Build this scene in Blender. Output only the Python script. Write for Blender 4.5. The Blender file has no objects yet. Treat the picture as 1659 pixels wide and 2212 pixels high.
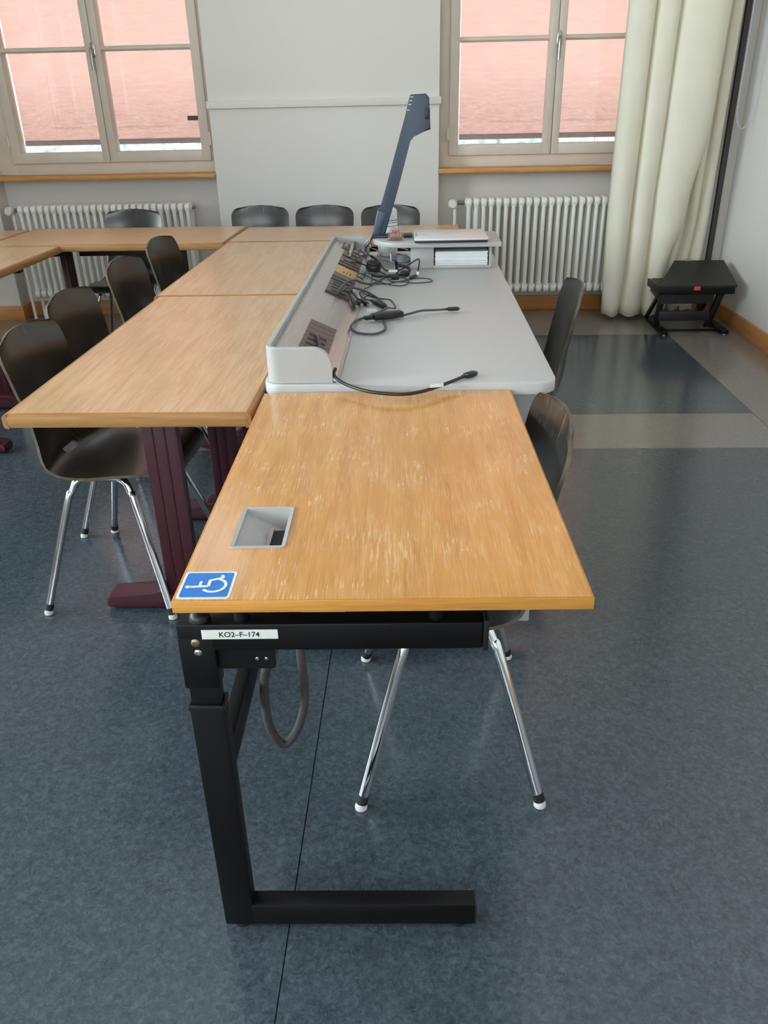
import bpy, bmesh, math, random
from mathutils import Vector, Matrix
R = math.radians
PI = math.pi
random.seed(7)
S = bpy.context.scene
COL = S.collection

# ------------------------------------------------------------------ camera
F_PX = 1716.84
CAM = Vector((0, 0, 1.36))
CR = Vector((0.99920282, 0.03480859, -0.01954703))
CU = Vector((0.0014221, 0.45829071, 0.88880122))
CF = Vector((-0.03989613, 0.88812048, -0.45787587))
cam = bpy.data.cameras.new('camera')
cam.sensor_fit = 'VERTICAL'
cam.sensor_height = 36
cam.lens = F_PX / 2212 * 36
cam.clip_start = 0.02
cam_o = bpy.data.objects.new('camera', cam)
COL.objects.link(cam_o)
cam_o.matrix_world = Matrix(((CR.x, CU.x, -CF.x, CAM.x), (CR.y, CU.y, -CF.y, CAM.y), (CR.z, CU.z, -CF.z, CAM.z), (0, 0, 0, 1)))
S.camera = cam_o
# ------------------------------------------------------------------ world, sun, daylight, exposure
W = bpy.data.worlds.new('sky')
S.world = W
W.use_nodes = True
wn = W.node_tree.nodes
wn['Background'].inputs[0].default_value = (0.72, 0.86, 1.0, 1)
wn['Background'].inputs[1].default_value = 3.5
sun = bpy.data.lights.new('sun', 'SUN')
sun.energy = 2.0
sun.angle = R(2)
sun.color = (1, .97, .9)
sun_o = bpy.data.objects.new('sun', sun)
COL.objects.link(sun_o)
sun_o.rotation_euler = Vector((0.18, -0.70, -0.69)).to_track_quat('-Z', 'Y').to_euler()
# daylight entering through the three tall windows of the left wall
LEFT_WIN = [(-2.6, -1.1), (-0.4, 1.1), (1.8, 3.3)]
for a, b in LEFT_WIN:
    L = bpy.data.lights.new('window_daylight', 'AREA')
    L.shape = 'RECTANGLE'
    L.size = b - a
    L.size_y = 2.2
    L.energy = 365
    L.color = (.80, .91, 1.0)
    lo = bpy.data.objects.new('window_daylight', L)
    COL.objects.link(lo)
    lo.location = (-4.78, (a + b) / 2, 2.1)
    lo.rotation_euler = (0, R(-90), 0)   # shines towards +x
# frontal fill through two unseen windows added in the wall behind the camera
FILL_WIN = [(-3.3, -1.9), (-1.3, .1)]
for a, b in FILL_WIN:
    L = bpy.data.lights.new('window_daylight', 'AREA')
    L.shape = 'RECTANGLE'
    L.size = b - a
    L.size_y = 2.2
    L.energy = 60
    L.color = (.9, .95, 1.0)
    lo = bpy.data.objects.new('window_daylight', L)
    COL.objects.link(lo)
    lo.location = ((a + b) / 2, -3.18, 2.1)
    lo.rotation_euler = (R(90), 0, 0)    # shines towards +y
S.view_settings.view_transform = 'Standard'
S.view_settings.look = 'None'
S.view_settings.exposure = 0.0
S.view_settings.gamma = 1
S.view_settings.use_curve_mapping = False
S.cycles.use_denoising = True
S.cycles.max_bounces = 10
S.cycles.diffuse_bounces = 6
S.cycles.sample_clamp_indirect = 6

# ------------------------------------------------------------------ pixel -> place
def ray(u, v):
    return CF * F_PX + CR * (u - 829.5) + CU * (1106 - v)
def pz(u, v, z):
    d = ray(u, v); return CAM + d * ((z - CAM.z) / d.z)
def py(u, v, y):
    d = ray(u, v); return CAM + d * (y / d.y)
def pplane(u, v, p0, n):
    d = ray(u, v); return CAM + d * ((p0 - CAM).dot(n) / d.dot(n))

# ------------------------------------------------------------------ materials
def lin(c):
    c = c / 255
    return c / 12.92 if c <= .04045 else ((c + .055) / 1.055) ** 2.4
def rgb(r, g, b):
    return (lin(r), lin(g), lin(b), 1)
MATS = {}
def newmat(name):
    m = bpy.data.materials.new(name)
    m.use_nodes = True
    nt = m.node_tree
    MATS[name] = m
    return m, nt, nt.nodes['Principled BSDF']
def node(nt, t, **kw):
    n = nt.nodes.new(t)
    for k, v in kw.items():
        if k.startswith('i_'):
            n.inputs[int(k[2:]) if k[2:].isdigit() else k[2:].replace('_', ' ')].default_value = v
        else:
            setattr(n, k, v)
    return n
def coords(nt, scale, loc=(0, 0, 0), rot=(0, 0, 0)):
    tc = node(nt, 'ShaderNodeTexCoord')
    mp = node(nt, 'ShaderNodeMapping')
    mp.inputs['Scale'].default_value = scale
    mp.inputs['Location'].default_value = loc
    mp.inputs['Rotation'].default_value = rot
    nt.links.new(tc.outputs['Object'], mp.inputs[0])
    return mp
def noise(nt, src, scale, detail=4, rough=.55, dist=0):
    n = node(nt, 'ShaderNodeTexNoise')
    n.inputs['Scale'].default_value = scale
    n.inputs['Detail'].default_value = detail
    n.inputs['Roughness'].default_value = rough
    n.inputs['Distortion'].default_value = dist
    if src: nt.links.new(src.outputs[0], n.inputs['Vector'])
    return n
def ramp(nt, src, stops, interp='LINEAR', out=0):
    r = node(nt, 'ShaderNodeValToRGB')
    r.color_ramp.interpolation = interp
    e = r.color_ramp.elements
    while len(e) < len(stops): e.new(.5)
    for i, (p, c) in enumerate(stops):
        e[i].position = p
        e[i].color = c if not isinstance(c, (int, float)) else (c, c, c, 1)
    nt.links.new(src.outputs[out], r.inputs[0])
    return r
def mixc(nt, fac, a, b, mode='MIX'):
    m = node(nt, 'ShaderNodeMix', data_type='RGBA', blend_type=mode)
    for sock, val in ((m.inputs[0], fac), (m.inputs[6], a), (m.inputs[7], b)):
        if hasattr(val, 'outputs'):
            nt.links.new(val.outputs[2] if val.bl_idname == 'ShaderNodeMix' else val.outputs[0], sock)
        else:
            sock.default_value = val
    return m
def mul(nt, a, b):
    m = node(nt, 'ShaderNodeMath', operation='MULTIPLY')
    for s, v in ((m.inputs[0], a), (m.inputs[1], b)):
        if hasattr(v, 'outputs'): nt.links.new(v.outputs[0], s)
        else: s.default_value = v
    return m
def setcol(nt, b, m):
    nt.links.new(m.outputs[2] if m.bl_idname == 'ShaderNodeMix' else m.outputs[0], b.inputs['Base Color'])
def bump(nt, b, src, strength, dist=.002):
    bp = node(nt, 'ShaderNodeBump')
    bp.inputs['Strength'].default_value = strength
    bp.inputs['Distance'].default_value = dist
    nt.links.new(src.outputs[0], bp.inputs['Height'])
    nt.links.new(bp.outputs[0], b.inputs['Normal'])
def plain(name, col, rough=.5, metal=0, spec=.5, nscale=0, namt=.06, bumpy=0, coat=0):
    m, nt, b = newmat(name)
    b.inputs['Roughness'].default_value = rough
    b.inputs['Metallic'].default_value = metal
    b.inputs['Specular IOR Level'].default_value = spec
    b.inputs['Coat Weight'].default_value = coat
    b.inputs['Coat Roughness'].default_value = .15
    n = noise(nt, coords(nt, (1, 1, 1)), nscale or 8, 5)
    lo = tuple(c * (1 - namt) for c in col[:3]) + (1,)
    hi = tuple(min(1, c * (1 + namt)) for c in col[:3]) + (1,)
    setcol(nt, b, ramp(nt, n, [(.3, lo), (.7, hi)]))
    if bumpy: bump(nt, b, n, bumpy)
    return m
def wood(name, dark, mid, light, rough, spec, axis='y', grain=1.0, scratches=0, scratch_col=None, bumps=.15, ior=1.5):
    m, nt, b = newmat(name)
    st = (22, 1.6, 22) if axis == 'y' else (1.6, 22, 22)
    n1 = noise(nt, coords(nt, st), 2.2 * grain, 6, .6, .6)
    st2 = (160, 5, 160) if axis == 'y' else (5, 160, 160)
    n2 = noise(nt, coords(nt, st2), 2.5, 3, .6)
    c = ramp(nt, n1, [(.28, dark), (.5, mid), (.75, light)])
    f = ramp(nt, n2, [(.35, .82), (.6, 1.0)])
    c2 = mixc(nt, 1.0, c, f, 'MULTIPLY')
    last = c2
    if scratches:
        st3 = (170, 8, 170) if axis == 'y' else (8, 170, 170)
        n3 = noise(nt, coords(nt, st3, (3, 1, 0), (0, 0, .1)), 2.6, 1, .5, .4)
        n4 = noise(nt, coords(nt, (1, 1, 1), (.3, .8, 0)), 8, 4, .65, .8)
        mask = mul(nt, ramp(nt, n3, [(.52, 0), (.62, 1)]), ramp(nt, n4, [(.40, 0.05), (.66, 1)]))
        mk = mul(nt, mask, scratches)
        last = mixc(nt, mk, last, scratch_col)
        rr = node(nt, 'ShaderNodeMapRange')
        rr.inputs[3].default_value = rough
        rr.inputs[4].default_value = min(1, rough + .3)
        nt.links.new(mk.outputs[0], rr.inputs[0])
        nt.links.new(rr.outputs[0], b.inputs['Roughness'])
    else:
        b.inputs['Roughness'].default_value = rough
    setcol(nt, b, last)
    b.inputs['Specular IOR Level'].default_value = spec
    b.inputs['IOR'].default_value = ior
    bump(nt, b, n2, bumps, .0006)
    return m

wood('beech_top', rgb(190, 125, 54), rgb(205, 142, 68), rgb(216, 156, 84), .18, .5, 'y', 1, .42, rgb(234, 202, 160), .1, 1.9)
wood('beech_edge', rgb(186, 124, 52), rgb(204, 142, 66), rgb(214, 154, 78), .4, .4, 'x', 1)
wood('oak_y', rgb(190, 142, 96), rgb(205, 160, 114), rgb(216, 176, 132), .25, .5, 'y', 1.2, 0, None, .22, 1.8)
wood('oak_x', rgb(190, 142, 96), rgb(205, 160, 114), rgb(216, 176, 132), .25, .5, 'x', 1.2, 0, None, .22, 1.8)
wood('oak_edge', rgb(148, 100, 52), rgb(168, 120, 68), rgb(182, 136, 84), .5, .4, 'x', 1)
wood('oak_edge_y', rgb(148, 100, 52), rgb(168, 120, 68), rgb(182, 136, 84), .5, .4, 'y', 1)
wood('sill_wood', rgb(196, 132, 64), rgb(212, 148, 80), rgb(222, 162, 96), .4, .4, 'x', 1)
wood('skirting_x', rgb(192, 128, 70), rgb(206, 142, 82), rgb(216, 154, 94), .4, .4, 'x', 1)
wood('skirting_y', rgb(192, 128, 70), rgb(206, 142, 82), rgb(216, 154, 94), .4, .4, 'y', 1)
def shellmat(name, dark, light, wear):
    m, nt, b = newmat(name)
    n = noise(nt, coords(nt, (4, 60, 4)), 1.6, 5, .65, .3)
    c = ramp(nt, n, [(.3, dark), (.72, light)])
    n2 = noise(nt, coords(nt, (5, 130, 5), (1, 0, 2)), 1.4, 3, .6)
    n3 = noise(nt, coords(nt, (1, 1, 1), (4, 2, 1)), 9, 3)
    mk = mul(nt, mul(nt, ramp(nt, n2, [(.55, 0), (.66, 1)]), ramp(nt, n3, [(.45, 0), (.65, 1)])), wear)
    setcol(nt, b, mixc(nt, mk, c, rgb(112, 98, 80)))
    b.inputs['Roughness'].default_value = .27
    b.inputs['Specular IOR Level'].default_value = .8
    return m
shellmat('shell_dark', rgb(17, 15, 14), rgb(40, 35, 31), .35)
shellmat('shell_worn', rgb(14, 14, 15), rgb(42, 39, 37), .9)
shellmat('shell_brown', rgb(25, 20, 17), rgb(56, 46, 37), .3)
plain('ply_edge', rgb(92, 80, 66), .5, nscale=60, namt=.3)
plain('chrome', (.78, .8, .82, 1), .09, 1, nscale=20, namt=.03)
plain('rubber', rgb(22, 22, 24), .6, nscale=30)
plain('glide', rgb(200, 200, 196), .3, nscale=30)
plain('maroon', rgb(66, 24, 34), .42, nscale=80, namt=.12, bumpy=.1)
plain('maroon_dark', rgb(40, 16, 24), .5, nscale=80, namt=.12)
plain('black_steel', rgb(6, 6, 8), .45, spec=.3, nscale=120, namt=.15, bumpy=.08)
plain('black_plastic', rgb(20, 20, 22), .45, nscale=90, namt=.15)
plain('conduit', rgb(66, 60, 60), .6, nscale=70, namt=.15)
plain('cable_black', rgb(24, 24, 26), .4, nscale=60)
plain('cable_grey', rgb(70, 72, 78), .45, nscale=60)
plain('cable_pale', rgb(176, 180, 186), .45, nscale=60)
plain('grey_laminate', rgb(188, 186, 185), .42, spec=.5, nscale=260, namt=.025)
plain('grey_panel', rgb(170, 169, 166), .45, nscale=200, namt=.03)
plain('aluminium', (.68, .68, .68, 1), .28, 1, nscale=50, namt=.04)
plain('plate_brown', rgb(104, 88, 84), .4, .3, nscale=100, namt=.05)
plain('brass', rgb(214, 170, 84), .3, .8, nscale=40)
plain('slot_black', rgb(10, 10, 11), .6, nscale=40)
plain('button_white', rgb(222, 220, 212), .5, nscale=40)
plain('button_yellow', rgb(206, 196, 110), .5, nscale=40)
plain('paper', rgb(226, 226, 226), .8, nscale=30, namt=.02)
plain('laptop_silver', rgb(214, 210, 210), .35, .25, nscale=200, namt=.02)
plain('device_slate', rgb(62, 72, 86), .4, .1, nscale=150, namt=.04)
plain('device_dark', rgb(30, 34, 44), .4, .1, nscale=150, namt=.05)
plain('white_plastic', rgb(226, 228, 224), .4, nscale=20, namt=.02)
plain('red_plastic', rgb(176, 48, 40), .4, nscale=40)
plain('orange_tag', rgb(214, 88, 50), .6, nscale=40)
plain('line_brown', rgb(110, 84, 78), .5, nscale=40)
plain('line_blue', rgb(70, 90, 130), .5, nscale=40)
plain('radiator_white', rgb(238, 235, 227), .35, nscale=14, namt=.03)
plain('brass_dull', rgb(150, 132, 96), .4, .8, nscale=40)
plain('window_paint', rgb(216, 203, 187), .42, nscale=10, namt=.03)
plain('steel', rgb(176, 172, 166), .25, .9, nscale=40)
plain('gasket', rgb(60, 58, 58), .7, nscale=40)
plain('bar_grey', rgb(150, 132, 134), .5, nscale=20, namt=.08)
plain('wall_paint', rgb(219, 213, 206), .75, spec=.3, nscale=3, namt=.012, bumpy=.03)
plain('ceiling_paint', rgb(232, 232, 228), .85, spec=.2, nscale=3, namt=.01)
plain('sticker_blue', rgb(34, 112, 190), .35, nscale=60, namt=.12, bumpy=.1)
plain('sticker_white', rgb(222, 220, 212), .4, nscale=60, namt=.04)
plain('ink', rgb(24, 28, 34), .6, nscale=40)
plain('hedge_leaf', rgb(196, 206, 184), .7, nscale=9, namt=.5, bumpy=.5)
plain('pale_render', rgb(214, 206, 196), .8, nscale=3)
plain('gravel', rgb(190, 186, 178), .9, nscale=12, namt=.15)
plain('candy', rgb(206, 150, 90), .5, nscale=90, namt=.4)
plain('subfloor', rgb(30, 30, 32), .8, nscale=10)
def lino(name, dark, mid, light, rough):
    m, nt, b = newmat(name)
    a = noise(nt, coords(nt, (1, 1, 1)), 78, 8, .76, .6)
    c = ramp(nt, a, [(.25, dark), (.5, mid), (.78, light)])
    s = noise(nt, coords(nt, (1, 1, 1), (2, 5, 0)), 210, 3, .6, 1.6)
    k = ramp(nt, s, [(.60, 0), (.69, 1)])
    c2 = mixc(nt, mul(nt, k, .45), c, light)
    s2 = noise(nt, coords(nt, (1, 1, 1), (7, 3, 1)), 36, 5, .65, 1.6)
    q2 = noise(nt, coords(nt, (1, 1, 1), (1, 9, 4)), 26, 3, .6)
    k2 = mul(nt, ramp(nt, s2, [(.47, 0), (.5, 1), (.53, 0)]), ramp(nt, q2, [(.48, 0), (.62, 1)]))
    c3 = mixc(nt, mul(nt, k2, .85), c2, dark)
    setcol(nt, b, c3)
    b.inputs['Roughness'].default_value = rough
    b.inputs['Specular IOR Level'].default_value = .7
    bump(nt, b, a, .06, .001)
lino('lino_blue', rgb(38, 45, 50), rgb(63, 72, 79), rgb(92, 103, 109), .18)
lino('lino_taupe', rgb(120, 111, 104), rgb(132, 123, 115), rgb(142, 133, 125), .18)
# cream curtain: cloth with a little light passing through
def cloth(name, col, trans):
    m, nt, b = newmat(name)
    n = noise(nt, coords(nt, (1, 1, 1)), 6, 4)
    r = ramp(nt, n, [(.3, tuple(c * .95 for c in col[:3]) + (1,)), (.7, col)])
    setcol(nt, b, r)
    b.inputs['Roughness'].default_value = .85
    b.inputs['Specular IOR Level'].default_value = .2
    t = node(nt, 'ShaderNodeBsdfTranslucent')
    nt.links.new(r.outputs[0], t.inputs[0])
    mx = node(nt, 'ShaderNodeMixShader')
    mx.inputs[0].default_value = trans
    nt.links.new(b.outputs[0], mx.inputs[1]); nt.links.new(t.outputs[0], mx.inputs[2])
    nt.links.new(mx.outputs[0], nt.nodes['Material Output'].inputs[0])
    return m, nt, r, t
cloth('curtain_cloth', rgb(242, 236, 216), .12)
# salmon sun-blind fabric: glows because the sun stands behind it; faded in bands, stain-streaked, and shaded by colour towards the hem
def blindmat():
    m, nt, b = newmat('blind_fabric')
    n = noise(nt, coords(nt, (2, 2, 14)), 3, 5, .6)
    c = ramp(nt, n, [(.3, (.54, .30, .24, 1)), (.7, (.585, .345, .285, 1))])
    w = noise(nt, coords(nt, (160, 160, 160)), 2, 2)
    c1 = mixc(nt, 1.0, c, ramp(nt, w, [(.3, .93), (.7, 1.0)]), 'MULTIPLY')
    # hem zone darkened to paint in the dimmer outdoors behind it, plus a dirt streak
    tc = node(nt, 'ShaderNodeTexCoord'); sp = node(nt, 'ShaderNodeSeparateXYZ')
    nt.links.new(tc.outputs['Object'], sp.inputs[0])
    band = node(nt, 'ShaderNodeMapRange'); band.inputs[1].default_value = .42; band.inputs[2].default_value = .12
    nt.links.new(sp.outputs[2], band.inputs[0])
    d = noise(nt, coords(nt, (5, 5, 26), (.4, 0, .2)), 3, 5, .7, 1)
    dim_mask = mul(nt, ramp(nt, d, [(.36, .25), (.62, .75)]), band)
    c2a = mixc(nt, mul(nt, dim_mask, .85), c1, (.28, .15, .12, 1))
    ln = node(nt, 'ShaderNodeMapRange'); ln.inputs[1].default_value = .05; ln.inputs[2].default_value = .0
    wv = noise(nt, coords(nt, (9, 9, 9), (1, 0, 3)), 3, 4, .7)
    ab = node(nt, 'ShaderNodeMath', operation='ABSOLUTE'); sb = node(nt, 'ShaderNodeMath', operation='SUBTRACT')
    sm = node(nt, 'ShaderNodeMath', operation='MULTIPLY_ADD'); sm.inputs[1].default_value = .05; sm.inputs[2].default_value = .055
    nt.links.new(wv.outputs[0], sm.inputs[0]); nt.links.new(sp.outputs[2], sb.inputs[0]); nt.links.new(sm.outputs[0], sb.inputs[1])
    nt.links.new(sb.outputs[0], ab.inputs[0]); nt.links.new(ab.outputs[0], ln.inputs[0]); ln.inputs[1].default_value = .012
    pt = noise(nt, coords(nt, (3, 3, 3), (5, 0, 0)), 2.2, 3)
    c2 = mixc(nt, mul(nt, mul(nt, ln, ramp(nt, pt, [(.42, 0), (.58, 1)])), .45), c2a, (.2, .11, .09, 1))
    t = node(nt, 'ShaderNodeBsdfTranslucent')
    nt.links.new(c2.outputs[2], t.inputs[0])
    setcol(nt, b, mixc(nt, 1, c2, (.8, .62, .56, 1), 'MULTIPLY'))
    b.inputs['Roughness'].default_value = .9
    b.inputs['Specular IOR Level'].default_value = .1
    mx = node(nt, 'ShaderNodeMixShader'); mx.inputs[0].default_value = .85
    nt.links.new(b.outputs[0], mx.inputs[1]); nt.links.new(t.outputs[0], mx.inputs[2])
    nt.links.new(mx.outputs[0], nt.nodes['Material Output'].inputs[0])
blindmat()
def glassmat(name, tint, rough=0.0, ior=1.45):
    m, nt, b = newmat(name)
    tr = node(nt, 'ShaderNodeBsdfTransparent'); tr.inputs[0].default_value = tint
    gl = node(nt, 'ShaderNodeBsdfGlossy'); gl.inputs['Roughness'].default_value = rough
    fr = node(nt, 'ShaderNodeFresnel'); fr.inputs[0].default_value = ior
    mx = node(nt, 'ShaderNodeMixShader')
    nt.links.new(fr.outputs[0], mx.inputs[0]); nt.links.new(tr.outputs[0], mx.inputs[1]); nt.links.new(gl.outputs[0], mx.inputs[2])
    nt.links.new(mx.outputs[0], nt.nodes['Material Output'].inputs[0])
glassmat('window_glass', (.97, .98, .97, 1))
glassmat('clear_plastic', (.90, .86, .87, 1), .08)
_nt = MATS['clear_plastic'].node_tree
_mx = node(_nt, 'ShaderNodeMixShader'); _mx.inputs[0].default_value = .09
_df = node(_nt, 'ShaderNodeBsdfDiffuse'); _df.inputs[0].default_value = (.85, .74, .74, 1)
_out = _nt.nodes['Material Output']
_src = _out.inputs[0].links[0].from_node
_nt.links.new(_src.outputs[0], _mx.inputs[1]); _nt.links.new(_df.outputs[0], _mx.inputs[2]); _nt.links.new(_mx.outputs[0], _out.inputs[0])

# ------------------------------------------------------------------ mesh building
RM = {}          # world matrix of the thing an object belongs to
def tag(o, label=None, cat=None, group=None, kind=None):
    if label: o['label'] = label
    if cat: o['category'] = cat
    if group: o['group'] = group
    if kind: o['kind'] = kind
    return o
def thing(name, label, cat, loc, rz=0, group=None):
    o = bpy.data.objects.new(name, None)
    o.empty_display_size = .05
    COL.objects.link(o)
    o.location = loc
    o.rotation_euler = (0, 0, rz)
    RM[o] = Matrix.Translation(Vector(loc)) @ Matrix.Rotation(rz, 4, 'Z')
    return tag(o, label, cat, group)
class MB:
    def __init__(s):
        s.bm = bmesh.new()
    def verts(s, pts):
        return [s.bm.verts.new(p) for p in pts]
    def face(s, vs, mi=0):
        try:
            f = s.bm.faces.new(vs); f.material_index = mi; return f
        except ValueError:
            return None
    def box(s, x0, x1, y0, y1, z0, z1, bev=0, seg=2, M=None, mi=0):
        t = bmesh.new()
        v = [t.verts.new((x, y, z)) for x in (x0, x1) for y in (y0, y1) for z in (z0, z1)]
        for q in ((0, 1, 3, 2), (4, 6, 7, 5), (0, 4, 5, 1), (2, 3, 7, 6), (0, 2, 6, 4), (1, 5, 7, 3)):
            t.faces.new([v[i] for i in q]).material_index = mi
        if bev:
            bmesh.ops.bevel(t, geom=t.edges[:], offset=bev, segments=seg, affect='EDGES', profile=.5)
        s.merge(t, M)
        return s
    def merge(s, t, M=None):
        bmesh.ops.recalc_face_normals(t, faces=t.faces[:])
        mp = {}
        for v in t.verts:
            mp[v] = s.bm.verts.new(M @ v.co if M else v.co)
        for f in t.faces:
            nf = s.face([mp[v] for v in f.verts], f.material_index)
        t.free()
    def prism(s, poly, axis, lo, hi, bev=0, seg=2, M=None, mi=0):
        """poly: 2-D outline in the plane across axis ('x': (y,z), 'y': (x,z), 'z': (x,y))"""
        t = bmesh.new()
        def P(a, b, c):
            return {'x': (c, a, b), 'y': (a, c, b), 'z': (a, b, c)}[axis]
        A = [t.verts.new(P(a, b, lo)) for a, b in poly]
        B = [t.verts.new(P(a, b, hi)) for a, b in poly]
        n = len(poly)
        t.faces.new(A); t.faces.new(B[::-1])
        caps = set(t.faces[:]) if False else None
        for i in range(n):
            t.faces.new([A[i], A[(i + 1) % n], B[(i + 1) % n], B[i]])
        for f in t.faces: f.material_index = mi
        if bev:
            ca = set(A); cb = set(B)
            ed = [e for e in t.edges if (e.verts[0] in ca) == (e.verts[1] in ca)]
            bmesh.ops.bevel(t, geom=ed, offset=bev, segments=seg, affect='EDGES', profile=.5)
        s.merge(t, M)
        return s
    def tube(s, pts, r, n=8, closed=False, cap=True, mi=0):
        pts = [Vector(p) for p in pts]
        m = len(pts)
        rad = r if isinstance(r, (list, tuple)) else [r] * m
        rings = []
        prev = None
        for i, p in enumerate(pts):
            if closed:
                d = pts[(i + 1) % m] - pts[i - 1]
            else:
                d = pts[min(i + 1, m - 1)] - pts[max(i - 1, 0)]
            d.normalize()
            if prev is None:
                a = d.orthogonal().normalized()
            else:
                a = (prev - d * prev.dot(d))
                a = a.normalized() if a.length > 1e-6 else d.orthogonal().normalized()
            prev = a
            b = d.cross(a)
            rings.append(s.verts([p + (a * math.cos(2 * PI * k / n) + b * math.sin(2 * PI * k / n)) * rad[i] for k in range(n)]))
        for i in range(m if closed else m - 1):
            A, B = rings[i], rings[(i + 1) % m]
            for k in range(n):
                s.face([A[k], A[(k + 1) % n], B[(k + 1) % n], B[k]], mi)
        if cap and not closed:
            s.face(rings[0][::-1], mi); s.face(rings[-1], mi)
        return s
    def lathe(s, prof, c, n=24, M=None, mi=0):
        """prof: (radius, height) pairs, around z at c"""
        rings = []
        c = Vector(c)
        for r_, h in prof:
            ps = [Vector((r_ * math.cos(2 * PI * k / n), r_ * math.sin(2 * PI * k / n), h)) for k in range(n)]
            rings.append(s.verts([(M @ q if M else q) + c for q in ps]))
        for A, B in zip(rings, rings[1:]):
            for k in range(n):
                s.face([A[k], A[(k + 1) % n], B[(k + 1) % n], B[k]], mi)
        s.face(rings[0][::-1], mi); s.face(rings[-1], mi)
        return s
    def grid(s, rows, closed_u=False, mi=0):
        R_ = [s.verts(r_) for r_ in rows]
        for A, B in zip(R_, R_[1:]):
            for k in range(len(A) - 1):
                s.face([A[k], A[k + 1], B[k + 1], B[k]], mi)
        return R_
    def build(s, name, mat, parent=None, local=False, smooth=40, flip=False, kind=None, label=None, cat=None, group=None):
        bm = s.bm
        bmesh.ops.recalc_face_normals(bm, faces=bm.faces[:])
        me = bpy.data.meshes.new(name)
        o = bpy.data.objects.new(name, me)
        if parent is not None:
            M = RM[parent]
            if not local: bm.transform(M.inverted())
            o.parent = parent
            RM[o] = M
        else:
            xs = [v.co for v in bm.verts]
            lo = Vector((min(c.x for c in xs), min(c.y for c in xs), min(c.z for c in xs)))
            hi = Vector((max(c.x for c in xs), max(c.y for c in xs), max(c.z for c in xs)))
            c = Vector(((lo.x + hi.x) / 2, (lo.y + hi.y) / 2, lo.z))
            bm.transform(Matrix.Translation(-c))
            o.location = c
            RM[o] = Matrix.Translation(c)
        bm.to_mesh(me)
        bm.free()
        for k in (mat if isinstance(mat, (list, tuple)) else [mat]):
            me.materials.append(MATS[k])
        if smooth:
            me.shade_smooth()
            me.set_sharp_from_angle(angle=R(smooth))
        COL.objects.link(o)
        return tag(o, label, cat, group, kind)
def bx(name, mat, parent, x0, x1, y0, y1, z0, z1, bev=0, **kw):
    return MB().box(x0, x1, y0, y1, z0, z1, bev).build(name, mat, parent, **kw)
def copy_tree(o, parent=None):
    c = o.copy()
    COL.objects.link(c)
    if parent is not None: c.parent = parent
    for ch in list(o.children): copy_tree(ch, c)
    return c
def smoothpts(pts, k=6, closed=False):
    pts = [Vector(p) for p in pts]
    out = []
    n = len(pts)
    for i in range(n if closed else n - 1):
        if closed:
            p0, p1, p2, p3 = pts[i - 1], pts[i], pts[(i + 1) % n], pts[(i + 2) % n]
        else:
            p0, p1, p2, p3 = pts[max(i - 1, 0)], pts[i], pts[i + 1], pts[min(i + 2, n - 1)]
        for j in range(k):
            t = j / k
            out.append(.5 * ((2 * p1) + (p2 - p0) * t + (2 * p0 - 5 * p1 + 4 * p2 - p3) * t * t + (3 * p1 - p0 - 3 * p2 + p3) * t ** 3))
    if not closed: out.append(pts[-1])
    return out
def rrect(x0, x1, y0, y1, r, k=6):
    out = []
    for cx, cy, a in ((x1 - r, y1 - r, 0), (x0 + r, y1 - r, 90), (x0 + r, y0 + r, 180), (x1 - r, y0 + r, 270)):
        for j in range(k + 1):
            t = R(a + 90 * j / k)
            out.append((cx + r * math.cos(t), cy + r * math.sin(t)))
    return out

# ------------------------------------------------------------------ ROOM
XL, XR, YB, YN, ZC = -4.6, 2.085, 5.87, -3.0, 4.3     # niche wall plane, rear wall, ceiling
YP = 5.72                                             # face of piers and pillar
PIER = (-2.86, -1.333, .154, 1.64)                      # edges of the two window niches
WTOP, SILL = 4.05, .935
floor = MB().box(XL - .3, XR + .3, YN - .3, 6.25, -.12, -.004).build('floor', 'subfloor', smooth=0, kind='structure')
SEAM, G = -.236, .0012
def sheet(x0, x1, y0, y1, mat):
    bx('linoleum_sheet', mat, floor, x0 + G, x1 - G, y0 + G, y1 - G, -.004, 0, smooth=0)
sheet(XL, SEAM, YN, 3.24, 'lino_blue'); sheet(SEAM, 1.62, YN, 3.24, 'lino_blue')
sheet(XL, -1.3, 3.24, 5.13, 'lino_blue'); sheet(-1.3, 1.62, 3.67, 5.13, 'lino_blue')
sheet(-1.3, 1.62, 3.24, 3.67, 'lino_taupe'); sheet(1.62, XR, YN, 5.13, 'lino_taupe')
sheet(XL, XR, 5.13, YB + .01, 'lino_taupe')
b = MB()
b.box(XL - .3, PIER[0], YP, 6.2, 0, ZC)
b.box(PIER[1], PIER[2], YP, 6.2, 0, ZC)
b.box(PIER[3], XR + .3, YP, 6.2, 0, ZC)
for a, c in ((PIER[0], PIER[1]), (PIER[2], PIER[3])):
    b.box(a, c, YB, 6.2, 0, SILL)
    b.box(a, c, YP, 6.2, WTOP, ZC)
b.build('wall_back', 'wall_paint', smooth=0, kind='structure')
bx('wall_right', 'wall_paint', None, XR, XR + .3, YN, YP, 0, ZC, smooth=0, kind='structure')
b = MB()
xs_ = [XL - .3] + [q for w in FILL_WIN for q in w] + [XR + .3]
for i in range(0, len(xs_), 2): b.box(xs_[i], xs_[i + 1], YN - .3, YN, 0, ZC)
for a, c in FILL_WIN:
    b.box(a, c, YN - .3, YN, 0, .95); b.box(a, c, YN - .3, YN, 3.25, ZC)
b.build('wall_front', 'wall_paint', smooth=0, kind='structure')
b = MB()
ys = [YN] + [q for w in LEFT_WIN for q in w] + [YP]
for i in range(0, len(ys), 2): b.box(XL - .3, XL, ys[i], ys[i + 1], 0, ZC)
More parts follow.
